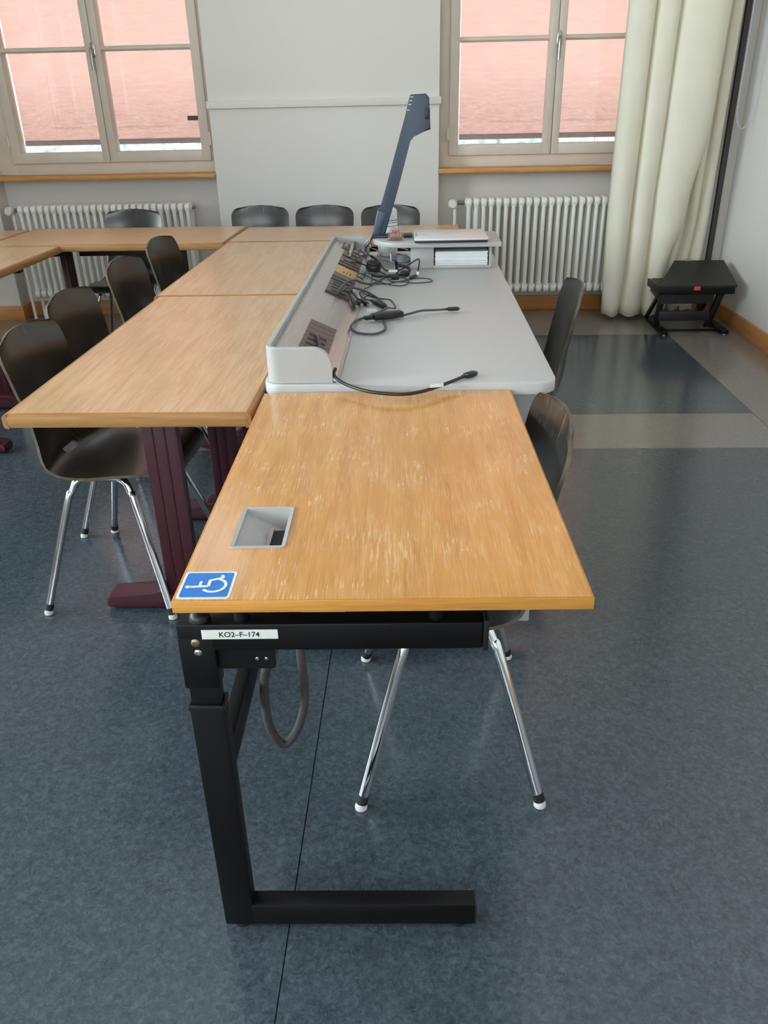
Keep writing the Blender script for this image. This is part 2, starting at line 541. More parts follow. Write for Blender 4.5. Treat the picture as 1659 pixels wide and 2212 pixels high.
for a, c in LEFT_WIN:
    b.box(XL - .3, XL, a, c, 0, .95); b.box(XL - .3, XL, a, c, 3.25, ZC)
b.build('wall_left', 'wall_paint', smooth=0, kind='structure')
bx('ceiling', 'ceiling_paint', None, XL - .3, XR + .3, YN - .3, 6.2, ZC, ZC + .2, smooth=0, kind='structure')
# skirting boards
b = MB()
H_ = .1
for a, c, y in ((XL, PIER[0], YP), (PIER[1], PIER[2], YP), (PIER[0], PIER[1], YB), (PIER[2], PIER[3], YB), (PIER[3], XR, YP)):
    e = .018 if y == YP else 0
    b.box(a - (e if a > XL else 0), c + (e if c < XR else 0), y - .018, y, 0, H_, .003)
for x, s in ((PIER[0], 1), (PIER[1], -1), (PIER[2], 1), (PIER[3], -1)):
    b.box(min(x, x + s * .018), max(x, x + s * .018), YP, YB - .018, 0, H_, .003)
b.build('baseboard_back', 'skirting_x', kind='structure')
MB().box(XR - .02, XR, YN, YP - .018, 0, H_, .003).build('baseboard_right', 'skirting_y', kind='structure')
MB().box(XL, XL + .02, YN, YP - .018, 0, H_, .003).build('baseboard_left', 'skirting_y', kind='structure')
# painted ledge across the pillar
MB().box(PIER[1] - .012, PIER[2] + .012, YP - .022, YP, 1.345, 1.388, .003).build('trim_1', 'wall_paint', kind='structure')

# ------------------------------------------------------------------ windows of the back wall
def window(name, x0, x1, sx0, mid, sx1, hdl):
    """x0..x1 niche, sx0..mid..sx1 the two sashes"""
    w = thing(name, None, None, ((x0 + x1) / 2, 5.86, SILL + .03))
    del_keys = [k for k in ('label', 'category') if k in w]
    tag(w, kind='structure')
    YF0, YF1 = 5.845, 5.93
    zb, zt = 1.035, 3.95
    f = MB()
    f.box(x0 + .002, sx0 + .012, YF0, YF1, SILL + .03, WTOP - .002, .004)
    f.box(sx1 - .012, x1 - .002, YF0, YF1, SILL + .03, WTOP - .002, .004)
    f.box(x0 + .002, x1 - .002, YF0 + .001, YF1, SILL + .03, zb + .012, .004)
    f.box(x0 + .002, x1 - .002, YF0 + .001, YF1, zt - .012, WTOP - .002, .004)
    f.build('frame', 'window_paint', w)
    MB().box(x0 + .002, x1 - .002, YP - .012, YF0 + .03, SILL, SILL + .028, .004).build('sill', 'sill_wood', w)
    ztr = 3.46
    for (a, c, side) in ((sx0, mid, -1), (mid, sx1, 1)):
        s = MB()
        Y0, Y1 = YF0 - .022, YF1 - .012
        st = .062; bot = .066
        mstile = .05
        l = st if side < 0 else mstile
        r_ = mstile if side < 0 else st
        s.box(a + .0015, a + l, Y0, Y1, zb, zt, .005)
        s.box(c - r_, c - .0015, Y0, Y1, zb, zt, .005)
        s.box(a + l - .004, c - r_ + .004, Y0 + .001, Y1, zb, zb + bot, .005)
        s.box(a + l - .004, c - r_ + .004, Y0 + .001, Y1, zt - bot, zt, .005)
        # raised moulding round the pane
        so = s.build('sash', 'window_paint', w)
        gz = [zb + bot, 1.704, 2.29, 2.87, ztr, zt - bot]
        for z in gz[1:-1]:
            MB().prism([(Y0 + .012, z - .014), (Y0 + .004, z - .006), (Y0 + .004, z + .006), (Y0 + .012, z + .014), (Y1 - .01, z + .014), (Y1 - .01, z - .014)], 'x', a + l - .003, c - r_ + .003).build('glazing_bar', 'window_paint', so)
        for z0, z1 in zip(gz, gz[1:]):
            e0 = 0 if z0 == gz[0] else .014; e1 = 0 if z1 == gz[-1] else .014
            bx('pane', 'window_glass', so, a + l - .002, c - r_ + .002, 5.884, 5.888, z0 + e0 - .002, z1 - e1 + .002, smooth=0)
        for z in (1.17, 3.55):
            hx = a - .006 if side < 0 else c + .006
            h = MB()
            h.tube([(hx, Y0 - .004, z - .04), (hx, Y0 - .004, z + .04)], .0075, 10)
            h.box(hx - .011, hx + .011, Y0 - .002, Y0 + .006, z - .03, z + .03, .002)
            h.build('hinge', 'window_paint', so)
        if side > 0:
            hx = mid + .004 + hdl
            h = MB()
            h.prism([(hx + p[0], p[1]) for p in rrect(-.014, .014, 1.652, 1.742, .0135)], 'y', Y0 - .008, Y0, .002)
            h.tube([(hx, Y0 - .006, 1.70), (hx, Y0 - .045, 1.70)], .009, 12)
            ho = h.build('handle', 'steel', so)
            hh = MB()
            hh.tube(smoothpts([(hx, Y0 - .038, 1.705), (hx, Y0 - .048, 1.685), (hx, Y0 - .05, 1.64), (hx, Y0 - .05, 1.58)], 4), [.009] * 9 + [.0085] * 4, 10)
            # the lever is one piece with its rose
            me2 = hh.build('lever_tmp', 'steel', so)
            bmj = bmesh.new(); bmj.from_mesh(ho.data); bmj.from_mesh(me2.data); bmj.to_mesh(ho.data); bmj.free()
            ho.data.shade_smooth(); ho.data.set_sharp_from_angle(angle=R(40))
            bpy.data.objects.remove(me2)
    return w
window('window_1', PIER[0], PIER[1], -2.74, -2.068, -1.375, 0)
window('window_2', PIER[2], PIER[3], .222, .897, 1.565, 0)
# windows of the left wall (beside the camera): frame, transom and panes
for i, (a, c) in enumerate(LEFT_WIN):
    w = thing('window_%d' % (i + 3), None, None, (XL - .06, (a + c) / 2, .95)); tag(w, kind='structure')
    f = MB()
    for y0, y1 in ((a, a + .07), (c - .07, c), ((a + c) / 2 - .05, (a + c) / 2 + .05)): f.box(XL - .1, XL - .03, y0, y1, .95, 3.25, .004)
    for z0, z1 in ((.95, 1.03), (2.5, 2.58), (3.17, 3.25)): f.box(XL - .099, XL - .031, a, c, z0, z1, .004)
    f.build('frame', 'window_paint', w)
    bx('pane', 'window_glass', w, XL - .07, XL - .066, a + .06, c - .06, 1.02, 3.18, smooth=0)
for i, (a, c) in enumerate(FILL_WIN):  # unseen windows, added to carry the frontal fill lamps
    w = thing('window_%d' % (i + 6), None, None, ((a + c) / 2, YN - .06, .95)); tag(w, kind='structure')
    f = MB()
    for x0, x1 in ((a, a + .07), (c - .07, c), ((a + c) / 2 - .05, (a + c) / 2 + .05)): f.box(x0, x1, YN - .1, YN - .03, .95, 3.25, .004)
    for z0, z1 in ((.95, 1.03), (2.5, 2.58), (3.17, 3.25)): f.box(a, c, YN - .099, YN - .031, z0, z1, .004)
    f.build('frame', 'window_paint', w)
    bx('pane', 'window_glass', w, a + .06, c - .06, YN - .07, YN - .066, 1.02, 3.18, smooth=0)

# outdoor sun blinds: fabric, bottom bar, guide wires
def blind(x0, x1, zb, ztop, label, clip=None):
    t = thing('sun_blind', label, 'blind', ((x0 + x1) / 2, 6.08, zb), 0, 'salmon sun blinds outside the windows')
    n = 40
    rows = []
    for j in range(30):
        z = zb + (ztop - zb) * j / 29
        rows.append([(x0 + (x1 - x0) * i / n, 6.08 + .004 * math.sin(i * .9 + j * .5) * math.sin(j * .31), z) for i in range(n + 1)])
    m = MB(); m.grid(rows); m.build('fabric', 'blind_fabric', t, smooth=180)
    m = MB(); m.box(x0, x1, 6.07, 6.094, zb - .03, zb + .004, .006); m.build('bottom_bar', 'bar_grey', t)
    for x in (x0 - .012, x1 + .012):
        MB().tube([(x, 6.08, SILL + .03), (x, 6.08, ztop)], .004, 6).build('guide_wire', 'steel', t)
    MB().tube([(x0 - .03, 6.09, ztop + .03), (x1 + .03, 6.09, ztop + .03)], .04, 12).build('roller', 'bar_grey', t)
    if clip: bx('fabric_patch', 'gasket', t, clip[0], clip[1], 6.074, 6.084, clip[2], clip[3])
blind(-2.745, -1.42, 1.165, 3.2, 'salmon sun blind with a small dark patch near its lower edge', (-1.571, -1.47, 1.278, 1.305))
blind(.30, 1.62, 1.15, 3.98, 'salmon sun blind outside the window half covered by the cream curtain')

# ------------------------------------------------------------------ outside
bx('ground', 'gravel', None, -14, 14, 6.3, 60, -.9, -.8, smooth=0, kind='structure')
def hedge(x0, x1, y, h, label):
    m = MB(); nx, nz = 60, 16
    rows = []
    for j in range(nz + 1):
        a = PI * j / nz
        rows.append([(x0 + (x1 - x0) * i / nx, y - .5 * math.cos(a) + random.uniform(-.07, .07), -.8 + h * math.sin(a) ** .35 + random.uniform(-.06, .06)) for i in range(nx + 1)])
    m.grid(rows)
    m.build('hedge', 'hedge_leaf', smooth=0, label=label, cat='hedge')
hedge(-12, -1.5, 15.0, 2.0, 'green hedge in the garden seen under the blind by the pillar')
hedge(-1.0, 2.4, 12.6, 1.85, 'low green hedge beside the pale garden railing')
ff = thing('garden_railing', 'pale upright railing outside, seen below the blind by the curtain', 'railing', (3.9, 12.3, -.8))
for i in range(16): bx('railing_post', 'pale_render', ff, 2.5 + i * .2, 2.58 + i * .2, 12.3, 12.38, -.8, 1.15)
bx('rail', 'pale_render', ff, 2.45, 5.65, 12.31, 12.37, 1.15, 1.21)
bx('rail', 'pale_render', ff, 2.45, 5.65, 12.31, 12.37, -.5, -.45)

# ------------------------------------------------------------------ radiators
def radiator(xs, n, pitch, label, knob_x, foot_x):
    ZB, ZT, Y0, Y1 = .165, .785, 5.635, 5.775
    t = thing('column_radiator', label, 'radiator', (xs + n * pitch / 2, (Y0 + Y1) / 2, ZB))
    first = None
    for i in range(n):
        x = xs + (i + .5) * pitch
        if first is None:
            m = MB()
            for y in (Y0 + .014, (Y0 + Y1) / 2, Y1 - .014):
                m.tube([(x, y, ZB + .035), (x, y, ZT - .04)], .0125, 8, cap=False)
            hw = pitch * .36
            for z0, z1 in ((ZT - .062, ZT), (ZB, ZB + .062)):
                prof = [(Y0 + q[0], z0 + q[1]) for q in rrect(0, Y1 - Y0, 0, z1 - z0, .027, 4)]
                m.prism(prof, 'x', x - hw, x + hw, .006, 2)
            for z in (ZT - .033, ZB + .033):
                m.tube([(x - pitch / 2, (Y0 + Y1) / 2, z), (x + pitch / 2, (Y0 + Y1) / 2, z)], .021, 8, cap=False)
            first = m.build('section', 'radiator_white', t)
            fx = i
        else:
            c = first.copy(); COL.objects.link(c); c.parent = t; c.location = ((i - fx) * pitch, 0, 0)
    yc = (Y0 + Y1) / 2
    kx = knob_x
    xe = xs
    m = MB()
    m.tube([(xe, yc, ZT - .033), (kx + .035, yc, ZT - .033)], .012, 10)
    m.build('valve_body', 'brass_dull', t)
    m = MB()
    Mx = Matrix.Rotation(R(90), 4, 'X')
    m.lathe([(.018, 0), (.029, .006), (.031, .03), (.029, .055), (.022, .066)], (kx + .005, yc + .02, ZT - .038), 20, Mx)
    m.build('thermostat_knob', 'white_plastic', t)
    m = MB()
    m.tube([(kx + .02, yc, ZT - .04), (kx + .02, yc, .01)], .011, 10)
    m.build('supply_pipe', 'radiator_white', t)
    m = MB()
    m.tube([(xs + n * pitch - .005, yc, ZT - .033), (xs + n * pitch + .018, yc, ZT - .033)], [.012, .008], 8)
    m.build('bleed_plug', 'brass_dull', t)
    for x in foot_x:
        m = MB(); m.tube(smoothpts([(x, yc, ZB + .02), (x, yc, ZB - .03), (x, yc, .003)], 3), .012, 8)
        m.build('foot_pipe', 'radiator_white', t)
xa = py(33, 440, 5.65).x; xb = py(410, 437, 5.65).x
radiator(xa, 26, (xb - xa) / 26, 'white column radiator under the window by the U-shaped tables', xa - .075, [xa + .02, xb - .1])
xa = py(1005, 432, 5.65).x
radiator(xa, 24, .0497, 'white column radiator under the window, partly behind the cream curtain', xa - .085, [xa + .03])

# ------------------------------------------------------------------ curtain in the corner
cu = thing('curtain', 'cream floor-length curtain bunched in the corner beside the black stand', 'curtain', (1.6, 5.55, .03))
def curtain_panel(levels, Y0s, amps, name='curtain_panel'):
    m = MB()
    rows = []
    zs = [l[0] for l in levels]
    def interp(z, k):
        for i in range(len(zs) - 1):
            if zs[i] <= z <= zs[i + 1]:
                t = (z - zs[i]) / (zs[i + 1] - zs[i]); t = t * t * (3 - 2 * t)
                return levels[i][1][k] * (1 - t) + levels[i + 1][1][k] * t
        return levels[-1][1][k]
    nb = len(levels[0][1])
    N = 46
    for j in range(N + 1):
        z = zs[0] + (zs[-1] - zs[0]) * (j / N)
        row = []
        bs = [interp(z, k) for k in range(nb)]
        for k in range(nb - 1):
            for q in range(12):
                t = q / 12
                amp = amps[k] * (1 + .08 * math.sin(z * 2.1 + k * 2))
                # a lobe that bulges to the room, with a tight valley between lobes
                row.append((bs[k] + (bs[k + 1] - bs[k]) * (t - .06 * math.sin(2 * PI * t)), Y0s - amp * max(0, math.sin(PI * t)) ** .62 + .004 * math.sin(7 * t + 3 * z), z + (.008 * math.sin(9 * t + k) if j == 0 else 0)))
        row.append((bs[-1], Y0s, z))
        rows.append(row)
    m.grid(rows)
    o = m.build(name, 'curtain_cloth', cu, smooth=180)
    sd = o.modifiers.new('thickness', 'SOLIDIFY'); sd.thickness = .002
    return o
X = lambda u, v, y=5.5: py(u, v, y).x
curtain_panel([(.035, [X(1302, 680), X(1338, 680), X(1386, 680), X(1424, 682)]),
               (.33, [X(1308, 585), X(1353, 585), X(1398, 585), X(1442, 585)]),
               (.7, [X(1319, 440), X(1370, 440), X(1416, 440), X(1492, 440)]),
               (1.28, [X(1338, 250), X(1394, 250), X(1444, 250), X(1548, 250)]),
               (3.3, [X(1340, 250), X(1400, 250), X(1455, 250), X(1570, 250)])], 5.56, [.075, .07, .085])
curtain_panel([(.04, [1.56, 1.66, 1.745, 1.83, 1.93]), (.7, [1.62, 1.71, 1.80, 1.87, 1.945]), (3.3, [1.66, 1.74, 1.82, 1.90, 1.97])], 5.66, [.045, .05, .05, .045])
rw = MB(); rw.box(1.15, XR - .005, 5.535, 5.575, 3.3, 3.33, .003); rw.build('curtain_rail', 'steel', cu)
# dark upright and cord between curtain and wall
t = thing('wall_upright', 'dark slim vertical rail between the curtain and the side wall', 'rail', (1.985, 5.66, 0))
bx('rail_bar', 'gasket', t, 1.972, 2.004, 5.645, 5.68, 0, 3.3, .003)
bx('mounting_foot', 'gasket', t, 1.965, 2.011, 5.64, 5.70, 0, .012, .002)
lp = smoothpts([(1.955, 5.50, 2.2), (1.962, 5.5, 1.6), (1.962, 5.5, 1.28), (1.985, 5.5, 1.19), (2.02, 5.5, 1.18), (2.045, 5.5, 1.26), (2.045, 5.5, 1.6), (2.04, 5.5, 2.2), (2.03, 5.52, 3.295)], 5)
MB().tube([(1.955, 5.52, 3.295)] + lp, .003, 6).build('draw_cord', 'cable_pale', label='thin pale draw cord hanging in a loop beside the curtain', cat='cord')

# ------------------------------------------------------------------ black folding stand in the corner
st = thing('lift_stand', 'low black folding stand with sloped top in the corner by the curtain', 'stand', (1.78, 5.3, 0))
m = MB()
zf, zk = .31, .40
A = [(1.515, 5.10), (1.997, 5.10), (2.02, 5.46), (1.70, 5.46)]
low = m.verts([(A[0][0], A[0][1], zf - .012), (A[1][0], A[1][1], zf - .012), (A[2][0], A[2][1], zk - .012), (A[3][0], A[3][1], zk - .012)])
top = m.verts([(A[0][0], A[0][1], zf), (A[1][0], A[1][1], zf), (A[2][0], A[2][1], zk), (A[3][0], A[3][1], zk)])
m.face(top); m.face(low[::-1])
for i in range(4): m.face([low[i], low[(i + 1) % 4], top[(i + 1) % 4], top[i]])
m.build('top_plate', 'black_plastic', st, smooth=0)
bx('apron', 'black_steel', st, 1.525, 1.99, 5.104, 5.125, .255, .30, .004)
bx('apron', 'black_steel', st, 1.525, 1.545, 5.125, 5.40, .255, .30, .003)
m = MB(); m.prism([(5.14, .19), (5.14, .256), (5.40, .30), (5.40, .22)], 'x', 1.55, 1.88, .004); m.build('drawer_box', 'black_plastic', st)
for x in (1.905, 1.575):
    m = MB()
    Mx = None
    m.prism([(x - .04, .03), (x - .005, .03), (x + .06, .262), (x + .018, .262)] if x > 1.7 else [(x - .035, .03), (x - .005, .03), (x + .02, .262), (x - .02, .262)], 'y', 5.18, 5.21, .003)
    m.build('leg', 'black_steel', st)
    m = MB()
    m.prism([(5.16, .262), (5.20, .262), (5.46, .03), (5.42, .03)], 'x', x - .028, x - .010, .002)
    m.build('scissor_arm', 'black_steel', st)
bx('front_panel', 'device_dark', st, 1.56, 1.88, 5.17, 5.182, .075, .135, .002)
bx('cross_bar', 'black_steel', st, 1.57, 1.96, 5.145, 5.165, .012, .024, .002)
for x0, x1 in ((1.565, 1.61), (1.945, 1.99)):
    m = MB(); m.box(x0, x1, 5.085, 5.46, .008, .03, .004); fo = m.build('foot_runner', 'black_steel', st)
    for y in (5.10, 5.44): MB().lathe([(.008, 0), (.008, .009)], ((x0 + x1) / 2, y, 0), 10).build('glide', 'glide', fo)
bx('orange_tag', 'orange_tag', st, 1.735, 1.772, 5.0985, 5.104, .282, .306)
bx('rear_latch', 'bar_grey', st, 1.765, 1.815, 5.452, 5.466, .394, .408, .002)
m = MB(); m.lathe([(.02, .15), (.038, .152), (.042, .185), (.042, .20), (.02, .202)], (1.71, 5.30, 0), 18); m.build('motor_cap', 'white_plastic', st)
bx('motor_arm', 'bar_grey', st, 1.58, 1.83, 5.33, 5.35, .165, .19, .003)

# ------------------------------------------------------------------ tables with maroon T-legs
def table(x0, x1, y0, y1, axis, label, rz=0, zt=.74, th=.035):
    cx, cy = (x0 + x1) / 2, (y0 + y1) / 2
    t = thing('oak_table', label, 'table', (cx, cy, 0), rz, 'oak tables of the U-shaped row')
    lx, ly = (x1 - x0) / 2, (y1 - y0) / 2
    # top board with bull-nose sides, and lipping strips at the four edges
    m = MB(); m.box(-lx + .012, lx - .012, -ly + .012, ly - .012, zt - th, zt, 0); m.build('top', 'oak_' + axis, t, local=True)
    for sx in (-1, 1):
        m = MB()
        prof = [(0, zt - th), (.010, zt - th + .003), (.0125, zt - th + .012), (.0125, zt - .008), (.009, zt - .002), (.004, zt), (0, zt)]
        m.prism([(sx * (lx - .012 + a), b_) for a, b_ in prof], 'y', -ly, ly); m.build('lipping', 'oak_edge_y', t, local=True)
        m = MB(); m.prism([(sx * (ly - .012 + a), b_) for a, b_ in prof], 'x', -lx + .012, lx - .012); m.build('lipping', 'oak_edge', t, local=True)
    for s in (-1, 1):
        # column, foot, top bearer (built for a table long in y, turned for the other)
        d = (ly if axis == 'y' else lx) - .34
        half = (lx if axis == 'y' else ly) - .015
        Mr = Matrix.Translation((0, s * d, 0)) if axis == 'y' else Matrix.Rotation(R(90), 4, 'Z') @ Matrix.Translation((0, s * d, 0))
        off = -.03
        m = MB()
        for k in (-1, 0, 1): m.box(off + k * .033 - .0155, off + k * .033 + .0155, s * .033 - .017, s * .033 + .017, .06, zt - th - .03, .003, 2, Mr)
        m.box(off - .046, off + .046, s * .033 - .0145, s * .033 + .0145, .06, zt - th - .03, 0, 2, Mr)
        c = m.build('leg', 'maroon', t, local=True)
        m = MB()
        pr = []
        for a, b_ in ((-half, .008), (-half - .004, .02), (-half, .040), (-half + .012, .047), (-half * .45, .052), (-.07 + off, .075), (.07 + off, .075), (half * .45, .052), (half - .012, .047), (half, .040), (half + .004, .02), (half, .008)): pr.append((a, b_))
        m.prism(pr, 'y', -.04, .04, .005, 2, Mr); m.build('foot', 'maroon', t, local=True)
        m = MB(); m.box(-half + .05, half - .05, -.025, .025, zt - th - .032, zt - th, .003, 2, Mr); m.build('bearer', 'maroon_dark', t, local=True)
        for q in (-half + .03, half - .03):
            m = MB(); m.lathe([(.012, 0), (.012, .009)], Mr @ Vector((q, 0, 0)), 10); m.build('glide', 'rubber', t, local=True)
    m = MB()
    L_ = (ly if axis == 'y' else lx) - .36
    (m.box(-.04, -.015, -L_, L_, zt - th - .075, zt - th - .035, .003) if axis == 'y' else m.box(-L_, L_, .02, .045, zt - th - .075, zt - th - .035, .003))
    m.build('stretcher', 'maroon_dark', t, local=True)
    return t
table(-.951, -.374, 1.69, 2.945, 'y', 'oak table beside the grey lectern, its free end by the wheelchair desk', 0)
table(-.968, -.392, 2.948, 4.215, 'y', 'oak table beside the grey lectern, joining the row under the windows', 0)
table(-.966, .245, 4.219, 4.765, 'x', 'oak table crossing behind the lectern, three chairs along it', R(-1.2))
table(-2.235, -.974, 4.20, 4.835, 'x', 'oak table in front of the radiator with a single chair behind it', R(-.4))
table(-2.39, -1.812, 2.905, 4.17, 'y', 'oak table of the facing wing, across the gap from the chairs', 0)
table(-3.51, -2.245, 4.20, 4.80, 'x', 'oak table at the far corner of the U, behind the facing wing', 0)

# ------------------------------------------------------------------ chairs: moulded plywood shell on chrome legs
PROF = [(.214, .400), (.208, .418), (.188, .430), (.14, .434), (.06, .428), (-.03, .418), (-.10, .419), (-.148, .434), (-.180, .470), (-.195, .53), (-.201, .60), (-.208, .66), (-.218, .735), (-.236, .813)]
WID = [.165, .178, .187, .193, .197, .198, .198, .195, .186, .175, .170, .174, .178, .176]
CURL = [.0, .001, .002, .003, .004, .006, .012, .024, .036, .038, .033, .027, .022, .018]
def make_shell():
    pts = smoothpts([(a, 0, b_) for a, b_ in PROF], 5)
    wid = [p.x for p in smoothpts([(w, 0, 0) for w in WID], 5)]
    crl = [p.x for p in smoothpts([(w, 0, 0) for w in CURL], 5)]
    n = len(pts)
    L = [0]
    for i in range(1, n): L.append(L[-1] + (pts[i] - pts[i - 1]).length)
    tot = L[-1]
    T = 20
    def at(s):
        s = max(0, min(tot, s))
        for i in range(n - 1):
            if L[i + 1] >= s or i == n - 2:
                f = (s - L[i]) / (L[i + 1] - L[i])
                d = (pts[min(i + 2, n - 1)] - pts[max(i - 1, 0)]).normalized()
                return pts[i].lerp(pts[i + 1], f), d, wid[i] * (1 - f) + wid[i + 1] * f, crl[i] * (1 - f) + crl[i + 1] * f
    NS = 64
    ss = [tot * i / NS for i in range(NS + 1)]
    ss = sorted(set([tot - .002, tot - .006, tot - .014, .003] + ss))
    top, bot = [], []
    for s in ss:
        rt, rb = [], []
        for k in range(T + 1):
            t = -1 + 2 * k / T
            s2 = s * (1 - .022 * t * t)
            p, d, w, c = at(s2)
            r_ = .050
            e = tot - s
            if e < r_: w = w - r_ + math.sqrt(max(0, r_ * r_ - (r_ - e) ** 2))
            e = s
            r_ = .03
            if e < r_: w = w - r_ + math.sqrt(max(0, r_ * r_ - (r_ - e) ** 2))
            nn = Vector((d.z, 0, -d.x))            # inner side: up on the seat, forward on the back
            if nn.z < 0 and p.z < .44: nn = -nn
            if nn.x < 0 and p.z > .5: nn = -nn
            off = nn * (c * abs(t) ** 2.2)
            q = p + off + Vector((0, w * t, 0))
            th = nn * .0085
            rt.append(q + th * .5); rb.append(q - th * .5)
        top.append(rt); bot.append(rb)
    m = MB()
    V1 = [m.verts(r_) for r_ in top]; V2 = [m.verts(r_) for r_ in bot]
    NSS = len(ss)
    def hole(i, k):
        sc = (ss[i] + ss[i + 1]) / 2
        t = -1 + 2 * (k + .5) / T
        return .375 < sc < .408 and abs(t) < .21
    for i in range(NSS - 1):
        for k in range(T):
            if hole(i, k): continue
            m.face([V1[i][k], V1[i][k + 1], V1[i + 1][k + 1], V1[i + 1][k]])
            m.face([V2[i][k], V2[i + 1][k], V2[i + 1][k + 1], V2[i][k + 1]])
            for (a, c, i2, k2) in (((i, k), (i, k + 1), i - 1, k), ((i + 1, k), (i + 1, k + 1), i + 1, k), ((i, k), (i + 1, k), i, k - 1), ((i, k + 1), (i + 1, k + 1), i, k + 1)):
                if i2 < 0 or i2 >= NSS - 1 or k2 < 0 or k2 >= T or hole(i2, k2):
                    m.face([V1[a[0]][a[1]], V1[c[0]][c[1]], V2[c[0]][c[1]], V2[a[0]][a[1]]], 1)
    return m
def make_chair():
    t = thing('plywood_chair', 'x', 'chair', (0, 0, 0))
    sh = make_shell().build('seat_shell', ['shell_dark', 'ply_edge'], t, local=True, smooth=50)
    for sy in (-1, 1):
        for sx in (1, -1):
            m = MB()
            y1 = sy * .235
            pts = smoothpts([(sx * .02, sy * .135, .402), (sx * .05, sy * .14, .402), (sx * .074, sy * .152, .396), (sx * .088, sy * .162, .37), (sx * .105, sy * .178, .33), (sx * .188, sy * .253, .03)], 4)
            m.tube(pts, .0115, 12)
            lg = m.build('leg', 'chrome', t, local=True)
            d = (Vector((.188, .253, .03)) - Vector((.105, .178, .33))).normalized()
            e = Vector((sx * .188, sy * .253, .03))
            dd = Vector((sx * d.x, sy * d.y, d.z))
            m = MB(); m.tube([e - dd * .004, e + dd * .016], .0125, 12); m.build('foot_sleeve', 'rubber', lg, local=True)
            m = MB(); m.lathe([(.009, 0), (.0135, .002), (.0135, .009), (.009, .016)], (e.x + dd.x * .02, e.y + dd.y * .02, 0), 14); m.build('glide', 'glide', lg, local=True)
    m = MB()
    for sy in (-1, 1): m.box(-.06, .06, sy * .137 - .014, sy * .137 + .014, .398, .410, .002)
    m.box(-.03, .03, -.14, .14, .396, .406, .002)
    m.build('mounting_frame', 'steel', t, local=True)
    return t
CH = 'plywood chairs drawn up to the tables'
SPOTS = [
    (.065, 1.50, 180 + 2, 'worn black plywood chair with chrome legs pushed under the wheelchair desk', 'shell_worn'),
    (.322, 2.76, 180 - 2, 'black plywood chair standing at the open side of the grey lectern', 'shell_dark'),
    (-.905, 2.214, -3, 'brown-black plywood chair at the free table end, chrome legs in full view', 'shell_brown'),
    (-.972, 2.69, -4, 'second plywood chair from the free table end, beside the maroon legs', 'shell_brown'),
    (-.995, 3.32, -6, 'third plywood chair from the free table end, facing the lectern', 'shell_brown'),
    (-1.005, 3.885, -6, 'plywood chair squeezed into the inner corner of the joined tables', 'shell_brown'),
    (-.955, 4.955, -90, 'worn plywood chair before the pillar, next to the gap between tables', 'shell_worn'),
    (-.553, 4.92, -90, 'middle plywood chair of the three before the white pillar', 'shell_dark'),
    (-.150, 4.885, -90, 'plywood chair before the pillar, behind the document camera', 'shell_dark'),
    (-1.725, 4.87, -91, 'black plywood chair standing in front of the white radiator', 'shell_dark'),
]
proto = make_chair()
kids = lambda o: list(o.children)
shells = {}
for i, (x, y, rz, lab, sm) in enumerate(SPOTS):
    c = proto if i == 0 else copy_tree(proto)
    c.location = (x, y, 0)
    c.rotation_euler = (0, 0, R(rz))
    tag(c, lab, 'chair', CH)
    for ch in c.children:
        if ch.name.startswith('seat_shell'):
            if sm not in shells:
                me = ch.data if i == 0 else ch.data.copy()
                me.materials[0] = MATS[sm]
                shells[sm] = me
            ch.data = shells[sm]

# ------------------------------------------------------------------ wheelchair-accessible desk (foreground)
DR = R(1.3)
D0 = Vector((-.3400, .9125, 0))
dk = thing('adjustable_desk', 'scratched beech desk on a black height-adjustable frame with wheelchair sticker', 'desk', D0, DR)
RDM = RM[dk]
def dl(p):           # world -> desk coordinates
    return RDM.inverted() @ Vector(p)
DW, DD, ZT, TH = .586, .890, .75, .0195
hx0, hx1, hy0, hy1 = .058, .138, .149, .281      # cable opening
m = MB()
for x0, x1, y0, y1 in ((.003, hx0, .003, DD - .003), (hx1, DW - .003, .003, DD - .003), (hx0, hx1, .003, hy0), (hx0, hx1, hy1, DD - .003)):
    m.box(x0, x1, y0, y1, ZT - TH, ZT)
bmesh.ops.remove_doubles(m.bm, verts=m.bm.verts[:], dist=1e-5)
top = m.build('desk_top', 'beech_top', dk, local=True, smooth=0)
for nm, x0, x1, y0, y1 in (('f', .0, DW, 0, .003), ('b', 0, DW, DD - .003, DD), ('l', 0, .003, .003, DD - .003), ('r', DW - .003, DW, .003, DD - .003)):
    m = MB(); m.box(x0, x1, y0, y1, ZT - TH, ZT - .0006, .0008); m.build('edge_band', 'beech_edge', dk, local=True)
# cable grommet: frame, sloped tray, brush
m = MB()
o_ = rrect(hx0 - .003, hx1 + .003, hy0 - .003, hy1 + .003, .006, 4); i_ = rrect(hx0 + .003, hx1 - .003, hy0 + .003, hy1 - .003, .002, 4)
n = len(o_)
VO = m.verts([(a, b_, ZT + .0022) for a, b_ in o_]); VI = m.verts([(a, b_, ZT + .0016) for a, b_ in i_]); VD = m.verts([(a, b_, ZT - .05) for a, b_ in i_]); VB = m.verts([(a, b_, ZT) for a, b_ in o_])
for k in range(n):
    q = (k + 1) % n
    m.face([VO[k], VO[q], VI[q], VI[k]]); m.face([VI[k], VI[q], VD[q], VD[k]]); m.face([VB[k], VB[q], VO[q], VO[k]])
gf = m.build('grommet_frame', 'grey_panel', dk, local=True)
m = MB()
q = [(hx0 + .003, hy0 + .003, ZT - .004), (hx1 - .003, hy0 + .003, ZT - .030), (hx1 - .003, hy1 - .003, ZT - .044), (hx0 + .003, hy1 - .003, ZT - .006)]
m.face(m.verts(q)); m.face(m.verts([Vector(p) - Vector((0, 0, .002)) for p in q][::-1]))
m.build('sloped_tray', 'grey_panel', gf, local=True, smooth=0)
m = MB()
